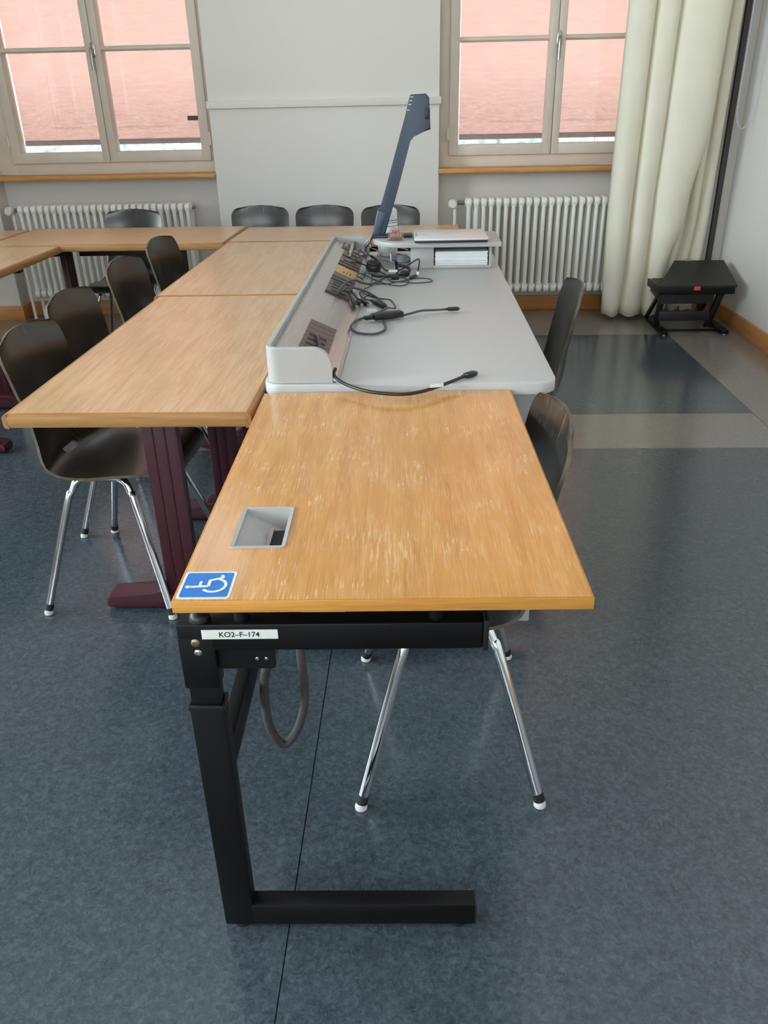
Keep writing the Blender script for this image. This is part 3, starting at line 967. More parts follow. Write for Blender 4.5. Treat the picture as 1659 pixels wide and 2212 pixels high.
for k in range(26):
    y = hy0 + .022 + k * .0024
    m.box(hx1 - .028 + random.uniform(-.002, .002), hx1 - .004, y, y + .0018, ZT - .03, ZT - .016)
m.build('brush', 'slot_black', gf, local=True, smooth=0)
bx('brush_holder', 'bar_grey', gf, hx1 - .033, hx1 - .027, hy0 + .018, hy0 + .088, ZT - .026, ZT - .014, local=True)
# wheelchair sticker: white rim, blue field, white symbol (its head points to the left edge of the desk)
sx0, sx1, sy0, sy1 = .004, .080, .006, .078
m = MB(); m.prism(rrect(sx0, sx1, sy0, sy1, .006), 'z', ZT, ZT + .0003); stk = m.build('accessible_sticker', 'sticker_white', dk, local=True, smooth=0, label='white-rimmed blue sticker with a white wheelchair symbol')
m = MB(); m.prism(rrect(sx0 + .004, sx1 - .004, sy0 + .004, sy1 - .004, .004), 'z', ZT + .0003, ZT + .0006); m.build('blue_field', 'sticker_blue', stk, local=True, smooth=0)
def sym(u, v):       # symbol coordinates (u right, v up, 0..1) -> desk: up = -x, right = +y
    return (sx1 - .007 - v * .062, sy0 + .008 + u * .056)
def flat_line(pts, w):
    m = MB()
    pts = [Vector(sym(*p)) for p in pts]
    n = len(pts)
    Lp, Rp = [], []
    for i, p in enumerate(pts):
        d = (pts[min(i + 1, n - 1)] - pts[max(i - 1, 0)]).normalized()
        nn = Vector((-d.y, d.x)) * w / 2
        Lp.append(p + nn); Rp.append(p - nn)
    return [(p.x, p.y) for p in Lp] + [(p.x, p.y) for p in Rp[::-1]]
m = MB()
zS0, zS1 = ZT + .0006, ZT + .0009
m.prism([sym(.40 + .062 * math.cos(a * PI / 8), .93 + .062 * math.sin(a * PI / 8)) for a in range(16)], 'z', zS0, zS1)
m.prism(flat_line([(.40, .86), (.43, .46)], .0046), 'z', zS0, zS1)                     # torso
m.prism(flat_line([(.41, .66), (.66, .66)], .0040), 'z', zS0 + .00002, zS1 + .00002)      # arm
m.prism(flat_line([(.42, .46), (.70, .46)], .0046), 'z', zS0 + .00004, zS1 + .00004)      # seat
m.prism(flat_line([(.69, .475), (.84, .16)], .0046), 'z', zS0 + .00006, zS1 + .00006)     # shin
m.prism(flat_line([(.83, .17), (.95, .225)], .0046), 'z', zS0 + .00008, zS1 + .00008)     # foot
arc = [(.46 + .30 * math.cos(R(a)), .33 + .27 * math.sin(R(a))) for a in range(128, 345, 9)]
m.prism(flat_line(arc, .0042), 'z', zS0 + .0001, zS1 + .0001)
m.build('wheelchair_symbol', 'sticker_white', stk, local=True, smooth=0)
# black C-frame
YF = dl((-.353, .9495, 0)).y
bxl, bxr = -.013, .448
def cframe(y0, y1, near):
    yc0, yc1 = (y0, y1) if near else (y0 + .03, y1 + .03)
    f = MB(); f.box(bxl, bxr - .008, y0, y1, .636, .684, .004); be = f.build('top_beam', 'black_steel', dk, local=True)
    m = MB(); m.box(bxr - .008, bxr, y0 - .002, y1 + .002, .634, .688, .002); m.build('end_cap', 'black_plastic', be, local=True)
    m = MB(); m.box(bxl - .0005, bxl + .054, y0 - .0005, yc1 + .0005, .565, .66, .003); m.build('upper_sleeve', 'black_steel', dk, local=True)
    m = MB(); m.box(bxl + .004, bxl + .051, yc0 + .004, yc1 - .004, .48, .60, .002); m.build('inner_column', 'black_steel', dk, local=True)
    m = MB(); m.box(bxl, bxl + .055, yc0, yc1, .008, .528, .004); lc = m.build('lower_column', 'black_steel', dk, local=True)
    m = MB()
    for a in ((bxl - .001, bxl + .056, yc0 - .001, yc0 + .003), (bxl - .001, bxl + .056, yc1 - .003, yc1 + .001), (bxl - .001, bxl + .003, yc0, yc1), (bxl + .052, bxl + .056, yc0, yc1)): m.box(*a, .522, .531, .001)
    m.build('column_lip', 'black_plastic', lc, local=True)
    m = MB(); m.box(bxl + .05, bxr, yc0, yc1, .008, .062, .004); ft = m.build('foot_beam', 'black_steel', dk, local=True)
    m = MB(); m.box(bxr - .001, bxr + .003, yc0 - .001, yc1 + .001, .007, .063, .002); m.build('end_cap', 'black_plastic', ft, local=True)
    for x in (bxl + .03, bxr - .03):
        m = MB(); m.lathe([(.016, 0), (.016, .009), (.008, .0125)], (x, (yc0 + yc1) / 2, 0), 14); m.build('levelling_foot', 'rubber', ft, local=True)
    for x in (.083, .37):
        m = MB(); m.tube([(x, (y0 + y1) / 2, .683), (x, (y0 + y1) / 2, ZT - TH)], .011, 14); m.build('spacer_post', 'black_steel', dk, local=True)
    return be
be = cframe(YF, YF + .033, True)
cframe(DD - .034, DD - .006, False)
m = MB(); m.lathe([(.0155, .6838), (.015, .689), (.0125, .694), (.007, .6975), (.001, .6985)], (.020, YF + .0165, 0), 24); m.build('dome_cap', 'black_plastic', be, local=True)
m = MB(); m.prism(rrect(bxl + .054, .128, .594, .64, .006), 'y', YF + .012, YF + .018); gp = m.build('gusset_plate', 'black_steel', dk, local=True)
for x in (.1, .114):
    m = MB(); m.lathe([(.003, 0), (.003, .001), (.001, .002)], (x, YF + .012, .613), 10, Matrix.Rotation(R(90), 4, 'X')); m.build('rivet', 'steel', gp, local=True)
for x, z, r_, mt in ((.0135, .652, .0068, 'brass_dull'), (.0155, .634, .006, 'steel')):
    m = MB(); m.lathe([(r_, 0), (r_, .001), (r_ * .75, .0025), (r_ * .4, .003), (r_ * .35, .0012)], (x, YF, z), 16, Matrix.Rotation(R(90), 4, 'X')); m.build('screw', mt, dk, local=True)
# rail running back under the left edge
m = MB(); m.box(.014, .040, YF + .03, DD - .03, .375, .432, .003); m.build('cross_rail', 'black_steel', dk, local=True)
m = MB(); m.box(.03, .17, YF + .09, .33, .655, .70, .003); m.build('cable_tray', 'black_plastic', dk, local=True)
# corrugated conduit hanging in a loop
def hp(u, v, y): return dl(py(u, v, y))
path = smoothpts([hp(600, 1330, 1.12), hp(592, 1400, 1.13), hp(573, 1455, 1.14), hp(573, 1520, 1.15), hp(585, 1575, 1.16), hp(612, 1608, 1.17), hp(640, 1580, 1.18), hp(656, 1530, 1.19), hp(658, 1480, 1.2), hp(650, 1420, 1.2), hp(646, 1340, 1.21)], 16)
m = MB(); m.tube(path, [.0082 + .0006 * (i % 2) for i in range(len(path))], 12); m.build('cable_conduit', 'conduit', dk, local=True, smooth=60)
# inventory label
m = MB()
q0, q1 = .0245, .1375
zA = .6585
m.box(q0, q1, YF - .0006, YF, zA, zA + .0165); lbo = m.build('inventory_label', 'sticker_white', dk, local=True, smooth=0, label='white label reading KO2-F-174')
def lettering(txt, size, width, M, mat, parent):
    cu_ = bpy.data.curves.new('t', 'FONT'); cu_.body = txt; cu_.size = size; cu_.extrude = .0001; cu_.offset = size * .012
    o = bpy.data.objects.new('t', cu_); COL.objects.link(o)
    dg = bpy.context.evaluated_depsgraph_get()
    me = bpy.data.meshes.new_from_object(o.evaluated_get(dg))
    bpy.data.objects.remove(o)
    xs = [v.co.x for v in me.vertices]; ys = [v.co.y for v in me.vertices]
    k = width / (max(xs) - min(xs))
    me.transform(Matrix.Translation((-(max(xs) + min(xs)) / 2, -(max(ys) + min(ys)) / 2, 0)))
    me.transform(Matrix.Scale(k, 4, (1, 0, 0)))
    me.transform(M)
    me.materials.clear(); me.materials.append(MATS[mat])
    ob = bpy.data.objects.new('lettering', me); COL.objects.link(ob); ob.parent = parent
    return ob
lettering('KO2\u2013F\u2013174', .0125, .060, Matrix.Translation((.0805, YF - .0008, zA + .0083)) @ Matrix.Rotation(R(90), 4, 'X'), 'ink', lbo)

# ------------------------------------------------------------------ grey lectern desk
GX0, GX1, GY0, GY1, GZ = -.366, .336, 1.818, 3.71, .765
ld = thing('lectern_desk', 'long light grey lectern desk with ribbed metal connection strip', 'desk', ((GX0 + GX1) / 2, (GY0 + GY1) / 2, 0))
m = MB(); m.prism(rrect(GX0, GX1, GY0, GY1, .045, 8), 'z', GZ - .028, GZ - .0005, .0025, 2); m.build('desk_top', 'grey_laminate', ld)
m = MB(); m.box(GX0 + .03, GX1 - .14, GY0 + .035, GY0 + .055, .06, GZ - .028, .002); m.build('front_panel', 'grey_panel', ld)
m = MB(); m.box(GX1 - .138, GX1 - .02, GY0 + .035, GY0 + .055, .06, GZ - .028, .002); m.build('corner_panel', 'grey_panel', ld)
m = MB(); m.box(GX0 + .03, GX0 + .05, GY0 + .056, GY1 - .06, .06, GZ - .028, .002); m.build('side_panel', 'grey_panel', ld)
m = MB(); m.box(GX0 + .03, GX1 - .02, GY1 - .06, GY1 - .04, .06, GZ - .028, .002); m.build('back_panel', 'grey_panel', ld)
m = MB(); m.box(GX0 + .051, GX1 - .05, GY1 - .62, GY1 - .061, .06, GZ - .03, .002); cb = m.build('cabinet', 'grey_panel', ld)
m = MB(); m.box(GX0 + .05, GX0 + .2, GY0 + .06, GY1 - .07, 0, .06, .002); m.box(GX0 + .2, GX1 - .06, GY1 - .6, GY1 - .07, 0, .0599, .002); m.build('plinth', 'black_plastic', ld)
# housing rim: U-shaped in plan with rounded outer corners, top edge dropping at the ends
HX0, HX1, HY0, HY1 = -.357, -.198, 1.826, 3.585
def hz(x): 
    if x < HX1 - .042: return .852
    k = min(1, (x - (HX1 - .042)) / .042)
    return .852 - .048 * (1 - math.sqrt(max(0, 1 - k * k)))
path = []
for x in [HX1 - .042 * (1 - math.sin(a * PI / 20)) for a in range(10, -1, -1)]: path.append((x, HY0, 0, -1))
rr = .032
for j in range(9):
    a = R(270 - 90 * j / 8); path.append((HX0 + rr + rr * math.cos(a), HY0 + rr + rr * math.sin(a), math.cos(a), math.sin(a)))
for j in range(9):
    a = R(180 - 90 * j / 8); path.append((HX0 + rr + rr * math.cos(a), HY1 - rr + rr * math.sin(a), math.cos(a), math.sin(a)))
for x in [HX1 - .042 * (1 - math.sin(a * PI / 20)) for a in range(0, 11)]: path.append((x, HY1, 0, 1))
m = MB(); th = .012
rows = [[], [], [], [], []]
for x, y, nx, ny in path:
    z = hz(x)
    rows[0].append((x, y, GZ + .001)); rows[1].append((x, y, z - .003)); rows[2].append((x - nx * .003, y - ny * .003, z))
    rows[3].append((x - nx * th, y - ny * th, z)); rows[4].append((x - nx * th, y - ny * th, GZ + .001))
RW = m.grid(rows)
for e in (0, -1): m.face([r_[e] for r_ in RW])
for k in range(len(path) - 1): m.face([RW[4][k], RW[4][k + 1], RW[0][k + 1], RW[0][k]])
m.build('housing', 'grey_panel', ld, smooth=35)
# ribbed slope
SA, SB = Vector((-.335, 0, .838)), Vector((-.190, 0, .772))
sdir = (SB - SA).normalized(); snor = Vector((-sdir.z, 0, sdir.x)) if sdir.x < 0 else Vector((-sdir.z, 0, sdir.x))
if snor.z < 0: snor = -snor
SL = (SB - SA).length
m = MB(); N = 40; pr = []
for k in range(N):
    for f, h in ((0, 0), (.18, .0016), (.55, .0016), (.73, 0)):
        p = SA + sdir * (SL * (k + f) / N) + snor * h
        pr.append((p.x, p.z))
pr += [(SB.x, SB.z), (SB.x, GZ + .001), (SA.x, GZ + .001)]
m.prism(pr, 'y', HY0 + .0125, HY1 - .0125); m.build('ribbed_panel', 'aluminium', ld, smooth=0)
m = MB(); m.box(HX0 + .0125, SA.x + .001, HY0 + .0125, HY1 - .0125, GZ + .001, SA.z - .002); m.build('inner_ledge', 'aluminium', ld, smooth=0)
m = MB(); m.box(SB.x, SB.x + .006, HY0 + .002, HY1 - .002, GZ, GZ + .007, .001); m.build('edge_strip', 'grey_panel', ld)
def slope_M(y):   # local x across the slope, y along the desk, z out of the slope
    c = SA + Vector((0, y, 0)) + snor * .0016
    return Matrix(((sdir.x, 0, snor.x, c.x), (0, 1, 0, c.y), (sdir.z, 0, snor.z, c.z), (0, 0, 0, 1)))
def sxy(u, v):
    p = pplane(u, v, SA, snor)
    return (p - SA).dot(sdir), p.y
def plate(name, s0, s1, y0, y1, mat='plate_brown', z=.0025):
    m = MB(); m.box(s0, s1, y0, y1, 0, z, .0006, 1, slope_M(0)); return m.build(name, mat, ld)
def on_plate(p, name, s0, s1, y0, y1, mat, z0=.0025, z1=.004):
    m = MB(); m.box(s0, s1, y0, y1, z0, z1, 0, 1, slope_M(0)); return m.build(name, mat, p, smooth=0)
# socket field near the front
s0, s1 = .045, .122
ya, yb = 1.855, sxy(678, 694)[1]
pc = plate('connection_plate', s0, s1, ya, yb)
nst = 9
for k in range(nst):
    y = ya + (yb - ya) * k / nst
    if k: on_plate(pc, 'joint', s0, s1, y - .0006, y + .0006, 'slot_black', .0025, .0028)
    if k in (1, 2, 3, 4, 5): on_plate(pc, 'socket_slot', s0 + .012, s1 - .016, y + (yb - ya) / nst * .3, y + (yb - ya) / nst * .75, 'slot_black', .0025, .003)
# socket fields farther back
def field(ya, yb, s0, s1, slots, mat='plate_brown'):
    p = plate('connection_plate', s0, s1, ya, yb, mat)
    for (a, b_, c, d) in slots:
        on_plate(p, 'socket_slot', s0 + a * (s1 - s0), s0 + b_ * (s1 - s0), ya + c * (yb - ya), ya + d * (yb - ya), 'slot_black', .0025, .003)
    return p
yq = lambda u, v: sxy(u, v)[1]
y1, y2, y3, y4, y5, y6, y7, y8 = yq(706, 632), yq(720, 607), yq(728, 590), yq(736, 576), yq(745, 556), yq(750, 545), yq(735, 534), yq(748, 512)
bars = [(.0, 1, 0, .09), (.2, .8, .18, .28), (.15, .6, .42, .52), (.15, .6, .64, .74), (.15, .6, .84, .93)]
field(y1, y2, .045, .13, bars)
p2 = field(y2 + .01, y3, .045, .13, [(0, 1, 0, .16), (0, 1, .34, .5)])
p3 = plate('brass_plate', .045, .13, y3 + .004, y4, 'brass')
for a in (.35, .5, .65): on_plate(p3, 'socket', .045 + a * .085, .045 + (a + .07) * .085, y3 + .03, y3 + .055, 'plate_brown', .0025, .004)
field(y4 + .012, y5 - .01, .045, .13, [(0, 1, 0, .14), (0, 1, .3, .42), (.15, .8, .55, .7)])
field(y5 + .0, y6, .045, .13, [(0, 1, 0, .2), (.3, .7, .5, .8)])
# keypad at the far end
kp = plate('control_keypad', .03, .142, max(y6 + .02, y7), 3.565)
ky0, ky1 = max(y6 + .02, y7), 3.565
for a, c, mt in ((.06, .68, 'button_yellow'), (.06, .4, 'button_yellow'), (.3, .75, 'button_white'), (.52, .78, 'button_white'), (.74, .8, 'button_white'), (.3, .42, 'button_white'), (.5, .30, 'button_white'), (.72, .32, 'button_white'), (.4, .1, 'button_white'), (.7, .08, 'button_white')):
    on_plate(kp, 'button', .03 + a * .112, .03 + (a + .12) * .112, ky0 + c * (ky1 - ky0), ky0 + (c + .12) * (ky1 - ky0), mt, .0025, .0045)

# ------------------------------------------------------------------ riser shelf with papers, laptop, document camera
RZ = .868
SY0, SY1 = 3.255, 3.545
rs = thing('riser_shelf', 'grey desktop riser shelf with rounded end on the lectern', 'shelf', (.1, 3.4, GZ))
out = [(.337, SY0), (.337, SY1), (-.175, SY1)]
for j in range(9):
    a = R(180 + 90 * j / 8); out.append((-.045 + .13 * math.cos(a), SY0 + .16 + .16 * math.sin(a)))
m = MB(); m.prism(out, 'z', RZ - .018, RZ, .002); m.build('shelf_board', 'grey_panel', rs)
FB = 3.283
m = MB(); m.box(-.019, .0735, FB, SY1 - .01, GZ, RZ - .018, .0015); m.build('pedestal', 'grey_panel', rs)
m = MB(); m.box(.293, .303, FB, SY1 - .01, GZ, RZ - .018, .0015); m.build('side_wall', 'grey_panel', rs)
m = MB(); m.box(.0735, .293, FB, SY1 - .01, GZ, GZ + .010, .001); m.build('bottom_board', 'grey_panel', rs)
m = MB(); m.box(.0735, .293, SY1 - .02, SY1 - .01, GZ + .01, RZ - .018, .001); m.build('back_board', 'grey_panel', rs)
def papers(z0, z1, label, seed):
    t = thing('paper_stack', label, 'paper', (.18, 3.4, z0), 0, 'paper stacks in the riser shelf')
    rng = random.Random(seed)
    n = 10
    for k in range(n):
        a, c = z0 + (z1 - z0) * k / n, z0 + (z1 - z0) * (k + 1) / n - .0002
        dx, dy = rng.uniform(-.002, .002), rng.uniform(-.003, .003)
        bx('sheaf', 'paper', t, .077 + dx + .002, .287 + dx, FB + .004 + dy, SY1 - .03 + dy, a, c, smooth=0)
papers(GZ + .0102, GZ + .032, 'lower white paper stack on the bottom board of the riser shelf', 1)
papers(GZ + .0322, GZ + .064, 'upper white paper stack inside the riser shelf', 4)
# laptop
lt = thing('laptop', 'closed silver laptop lying on the riser shelf', 'laptop', (.14, 3.37, RZ), R(1))
m = MB(); m.prism(rrect(-.148, .143, -.125, .125, .010), 'z', RZ + .0005, RZ + .0105, .002); m.build('base', 'device_dark', lt) if False else None
def lapbox(name, mat, z0, z1, ins):
    m = MB(); m.prism(rrect(-.146 + ins, .143 - ins, -.128 + ins, .125 - ins, .008), 'z', z0, z1, .0015); return m.build(name, mat, lt, local=True)
lapbox('base', 'device_dark', .001, .0095, .002)
lid = lapbox('lid', 'laptop_silver', .0100, .0165, 0)
bx('badge', 'steel', lid, -.139, -.132, -.05, .06, .0164, .0168, local=True)
# document camera
YD = 3.42
P2 = lambda u, v: (py(u, v, YD).x, py(u, v, YD).z)
dc = thing('document_camera', 'slate document camera with tilted arm and hooked head', 'camera', (-.14, YD, RZ))
m = MB(); m.box(-.178, -.012, YD - .03, YD + .035, RZ, RZ + .012, .003); m.build('base_bar', 'device_dark', dc)
arm = [P2(805, 508), P2(806, 502), P2(833, 408), P2(876, 247), P2(884, 212), P2(887, 204), P2(920, 202), P2(927, 210), P2(930, 279), P2(892, 291), P2(883, 303), P2(861, 404), P2(834, 500), P2(830, 515)]
arm[0] = (arm[0][0], RZ + .01); arm[-1] = (arm[-1][0], RZ + .01)
m = MB(); m.prism(arm, 'y', YD - .024, YD + .028, .007, 3); ar = m.build('arm', 'device_slate', dc, smooth=50)
lo = [P2(805, 512), P2(806, 500), P2(816, 450), P2(837, 456), P2(822, 515)]
lo[0] = (lo[0][0] - .001, RZ + .011); lo[-1] = (lo[-1][0], RZ + .011)
m = MB(); m.prism(lo, 'y', YD - .028, YD + .03, .006, 2); m.build('arm_cover', 'device_slate', dc, smooth=50)
for v in (210, 218, 226, 238):
    u0 = 884.5 - (v - 210) * .26
    a, b_ = P2(u0, v - 1.2), P2(u0 + 5, v + .4)
    bx('indicator_mark', 'button_white', ar, min(a[0], b_[0]) + .004, max(a[0], b_[0]) + .005, YD - .0255, YD - .008, min(a[1], b_[1]), max(a[1], b_[1]))
a, b_ = P2(917, 258), P2(931, 233)
m = MB(); m.box(a[0], b_[0] - .004, YD - .0265, YD + .02, a[1], b_[1], .004); m.build('lens_window', 'device_dark', ar)
# wipes canister behind the arm
ct = thing('wipes_canister', 'white cylindrical wipes canister standing behind the document camera', 'canister', (-.12, 3.605, GZ))
m = MB(); m.lathe([(.034, .0002), (.040, .006), (.043, .03), (.043, .145), (.040, .150)], (-.12, 3.605, GZ), 32); cy = m.build('body', 'white_plastic', ct)
m = MB(); m.lathe([(.041, .150), (.042, .153), (.042, .175), (.039, .190), (.03, .196), (.012, .198)], (-.12, 3.605, GZ), 32); m.build('cap', 'white_plastic', ct)
for z, mt in ((.148, 'line_brown'), (.140, 'line_blue'), (.126, 'line_brown'), (.10, 'line_blue')):
    m = MB(); m.lathe([(.0433, z - .0011), (.0436, z - .0011), (.0436, z + .0011), (.0433, z + .0011)], (-.12, 3.605, GZ), 32); m.build('printed_line', mt, cy)
m = MB()
for k in range(6):
    m.box(-.1545, -.148, 3.5765, 3.579, GZ + .035 + k * .007, GZ + .040 + k * .007)
m.build('printed_mark', 'line_blue', cy)
# clear plastic box of sweets
bxo = thing('clear_box', 'small clear plastic box with red and dark pieces on the riser shelf', 'box', (-.078, 3.34, RZ))
m = MB()
q = [(-.111, 3.31), (-.045, 3.31), (-.045, 3.35), (-.111, 3.35)]
lo_ = m.verts([(a, b_, RZ + .001) for a, b_ in q]); hi_ = m.verts([(-.078 + (a + .078) * .8, 3.335 + (b_ - 3.33) * .6, RZ + .047) for a, b_ in q])
m.face(lo_[::-1]); m.face(hi_)
for k in range(4): m.face([lo_[k], lo_[(k + 1) % 4], hi_[(k + 1) % 4], hi_[k]])
m.build('shell', 'clear_plastic', bxo, smooth=0)
for k in range(9):
    bx('sweet', 'red_plastic' if k % 2 == 0 else 'slot_black', bxo, -.104 + k * .006, -.0995 + k * .006, 3.316, 3.326, RZ + .003, RZ + .013, .001)
for k in range(5):
    bx('sweet', 'candy', bxo, -.10 + k * .009, -.092 + k * .009, 3.328, 3.342, RZ + .003, RZ + .024 + .003 * (k % 2), .002)
for k in range(3):
    bx('sweet', 'red_plastic', bxo, -.095 + k * .012, -.087 + k * .012, 3.338, 3.346, RZ + .024, RZ + .038, .002)

# ------------------------------------------------------------------ cables on the lectern
def zp(x, y, h):      # pixel in the 680,480 close-up (5.184x) -> point h above the desk top
    u, v = 680 + x / 5.184, 480 + y / 5.184
    p = pz(u, v, GZ + h)
    if p.x < SB.x + .012:                       # over the sloped strip: stay on top of it
        p = pplane(u, v, SA + snor * (.009 + .4 * h), snor)
        if p.z < GZ + h: p = pz(u, v, max(GZ + h, GZ + .014))
    return p
def zf(x, y, yy=3.262):                         # same close-up, on the upright plane in front of the riser shelf
    return py(680 + x / 5.184, 480 + y / 5.184, yy)
def cable(name, pts, r, mat, label, k=6, group='cables lying on the lectern'):
    t = thing(name, label, 'cable', (pts[0].x, pts[0].y, GZ), 0, group)
    m = MB(); m.tube(smoothpts(pts, k), r, 8); m.build('cord', mat, t, smooth=60)
    return t
def plug(t, a, b_, w, h, mat='cable_black', tip=None, name='plug'):
    a, b_ = Vector(a), Vector(b_)
    d = b_ - a; L = d.length; d.normalize()
    up = Vector((0, 0, 1)); sd = d.cross(up).normalized(); up = sd.cross(d)
    M = Matrix(((d.x, sd.x, up.x, a.x), (d.y, sd.y, up.y, a.y), (d.z, sd.z, up.z, a.z), (0, 0, 0, 1)))
    m = MB(); m.box(0, L, -w / 2, w / 2, -h / 2, h / 2, min(w, h) * .18, 2, M); m.box(-L * .3, 0, -w * .3, w * .3, -h * .3, h * .3, min(w, h) * .1, 1, M); p = m.build(name, mat, t)
    if tip:
        m = MB(); m.box(L, L + tip, -w * .33, w * .33, -h * .3, h * .3, 0, 1, M); m.build('contact', 'steel', p)
    return p
# front cable over the edge
pp = [Vector((-.192, 1.85, .795)), pz(722, 812, .781), pz(745, 829, .770), pz(785, 843, .7695), pz(830, 850, .7695), pz(880, 851, .7695), pz(925, 842, .7695), pz(965, 828, .7695), pz(1003, 813, .771)]
t = cable('display_cable', pp, .0042, 'cable_black', 'black display cable curving over the front edge of the lectern')
plug(t, pz(1005, 812, .772), pz(1026, 805, .773), .018, .010, tip=.006)
m = MB(); m.box(-.02, .012, -.0008, .0008, 0, .008, 0, 1, Matrix.Translation(pz(947, 836, .7735)) @ Matrix.Rotation(R(14), 4, 'Z')); m.build('cable_tag', 'button_white', t)
# display cable with in-line booster
pp = [zp(300, 775, .022), zp(340, 735, .035), zp(440, 735, .022), zp(560, 770, .008), zp(660, 820, .005), zp(740, 880, .005), zp(802, 935, .005), zp(770, 980, .005), zp(690, 1018, .008), zp(610, 1050, .005), zp(480, 1092, .005), zp(425, 1135, .005), zp(405, 1180, .005), zp(460, 1232, .005), zp(580, 1252, .005), zp(700, 1246, .005), zp(778, 1210, .005), zp(792, 1165, .005), zp(768, 1108, .005), zp(790, 1080, .006), zp(870, 1072, .007), zp(960, 1050, .008), zp(1080, 1020, .012), zp(1200, 990, .014), zp(1350, 983, .013), zp(1490, 973, .012)]
t = cable('display_cable', pp, .0036, 'cable_grey', 'grey display cable looped around a black in-line booster', 6)
plug(t, zp(1490, 973, .012), zp(1610, 966, .012), .017, .010, tip=.005)
a = zp(655, 1062, .0155); b_ = zp(975, 1020, .0155)
plug(t, a, b_, .032, .018, 'black_plastic', name='booster')
m = MB(); m.box(-.02, .012, -.001, .001, 0, .010, 0, 1, Matrix.Translation(zp(655, 1005, .012)) @ Matrix.Rotation(R(15), 4, 'Z')); m.build('cable_tag', 'button_white', t)
# thick cable with display plug towards the headset
pp = [zp(255, 780, .024), zp(300, 725, .03), zp(370, 665, .035), zp(450, 650, .028), zp(540, 680, .014), zp(640, 690, .008), zp(740, 645, .008), zp(830, 595, .012), zp(885, 600, .014)]
t = cable('display_cable', pp, .0042, 'cable_grey', 'thick dark display cable bending towards the headset')
plug(t, zp(870, 625, .014), zp(935, 618, .014), .018, .014, tip=.003)
m = MB(); m.box(-.022, .012, -.001, .001, 0, .009, 0, 1, Matrix.Translation(zp(890, 560, .018))); m.build('cable_tag', 'button_white', t)
# thin wire from headset with remote
pp = [zp(640, 610, .008), zp(630, 700, .004), zp(560, 750, .003), zp(500, 800, .003), zp(560, 860, .003), zp(665, 880, .004)]
t = cable('headset_wire', pp, .0019, 'cable_black', 'thin black headset wire with an in-line remote', 6)
plug(t, zp(665, 890, .008), zp(780, 945, .008), .016, .011, 'black_plastic', name='remote')
m = MB(); m.tube(smoothpts([zp(785, 945, .006), zp(850, 962, .003), zp(905, 960, .003), zp(885, 915, .003), zp(840, 868, .003), zp(730, 855, .003), zp(600, 820, .003), zp(530, 780, .003)], 6), .0019, 6); m.build('cord', 'cable_black', t)
# loops of thin cable
pp = [zp(540, 640, .006), zp(475, 600, .004), zp(510, 575, .004), zp(620, 620, .004), zp(720, 665, .003), zp(850, 700, .003), zp(960, 712, .003), zp(1045, 685, .003), zp(1035, 640, .003), zp(960, 615, .004), zp(850, 640, .003)]
cable('thin_cable', pp, .0018, 'cable_black', 'thin black cable lying in a flat loop below the headset')
pp = [zp(690, 690, .003), zp(820, 690, .004), zp(940, 665, .003), zp(1100, 680, .003), zp(1260, 672, .003), zp(1316, 652, .003), zp(1250, 630, .003), zp(1100, 630, .003), zp(980, 660, .003), zp(860, 665, .003), zp(820, 630, .004)]
cable('thin_cable', pp, .0018, 'cable_black', 'thin black cable with the long loop reaching out over the grey top')
# black cable from the document camera
pp = [Vector((-.172, 3.40, RZ + .006)), Vector((-.190, 3.37, RZ - .02)), zp(575, 280, .03), zp(570, 340, .008), zp(620, 380, .006), zp(690, 430, .005), zp(750, 490, .005), zp(800, 540, .005), zp(880, 540, .005), zp(970, 530, .005), zf(1060, 470), zf(1150, 415), zf(1170, 440), zf(1155, 540, 3.235), zp(1135, 590, .008)]
t = cable('power_cable', pp, .0026, 'cable_black', 'black cable running from the document camera, its plug beside the shelf')
plug(t, zp(1135, 595, .007), zp(1070, 625, .007), .011, .009)
m = MB(); m.box(-.004, .006, -.001, .001, 0, .012, 0, 1, Matrix.Translation(zp(1150, 590, .01))); m.build('cable_tag', 'button_white', t)
pp = [zp(730, 690 - 20, .03), zp(410, 445, .04), zp(480, 395, .042), zp(560, 372, .03), zp(640, 378, .014), zp(720, 440, .005), zp(760, 500, .005)][1:]
cable('signal_cable', pp, .0024, 'cable_black', 'black cable arching from the sockets to the document camera')
pp = [zp(420, 450, .03), zp(500, 460, .02), zp(570, 485, .012), zp(640, 520, .005), zp(720, 545, .004), zp(800, 590, .004)]
cable('signal_cable', pp, .0024, 'cable_black', 'black cable running from the sockets under the headset')
# pale cables
pp = [Vector((-.176, 3.41, RZ + .008)), Vector((-.198, 3.38, RZ - .01)), zp(555, 260, .05), zp(545, 320, .02), zp(570, 350, .006), zp(600, 400, .004)]
cable('pale_cable', pp, .0028, 'cable_pale', 'pale grey cable dropping from the document camera to the keypad')
pp = [Vector((-.181, 3.405, RZ + .006)), Vector((-.186, 3.39, RZ - .012)), Vector((-.180, 3.38, RZ - .035)), zp(690, 310, .02), zp(708, 350, .006), zp(695, 385, .004)]
t = cable('pale_cable', pp, .0026, 'cable_pale', 'short pale cable with black sleeve hanging under the shelf end')
plug(t, Vector((-.185, 3.388, RZ - .018)), Vector((-.180, 3.379, RZ - .038)), .008, .008, name='sleeve')
pp = [zp(700, 405, .004), zp(780, 415, .004), zp(850, 435, .004), zp(890, 460, .004), zp(900, 500, .004)]
cable('pale_cable', pp, .0026, 'cable_pale', 'pale cable lying flat on the top towards the coil')
co = thing('cable_coil', 'coil of pale grey network cable under the riser shelf', 'cable', (-.062, 3.46, GZ), 0)
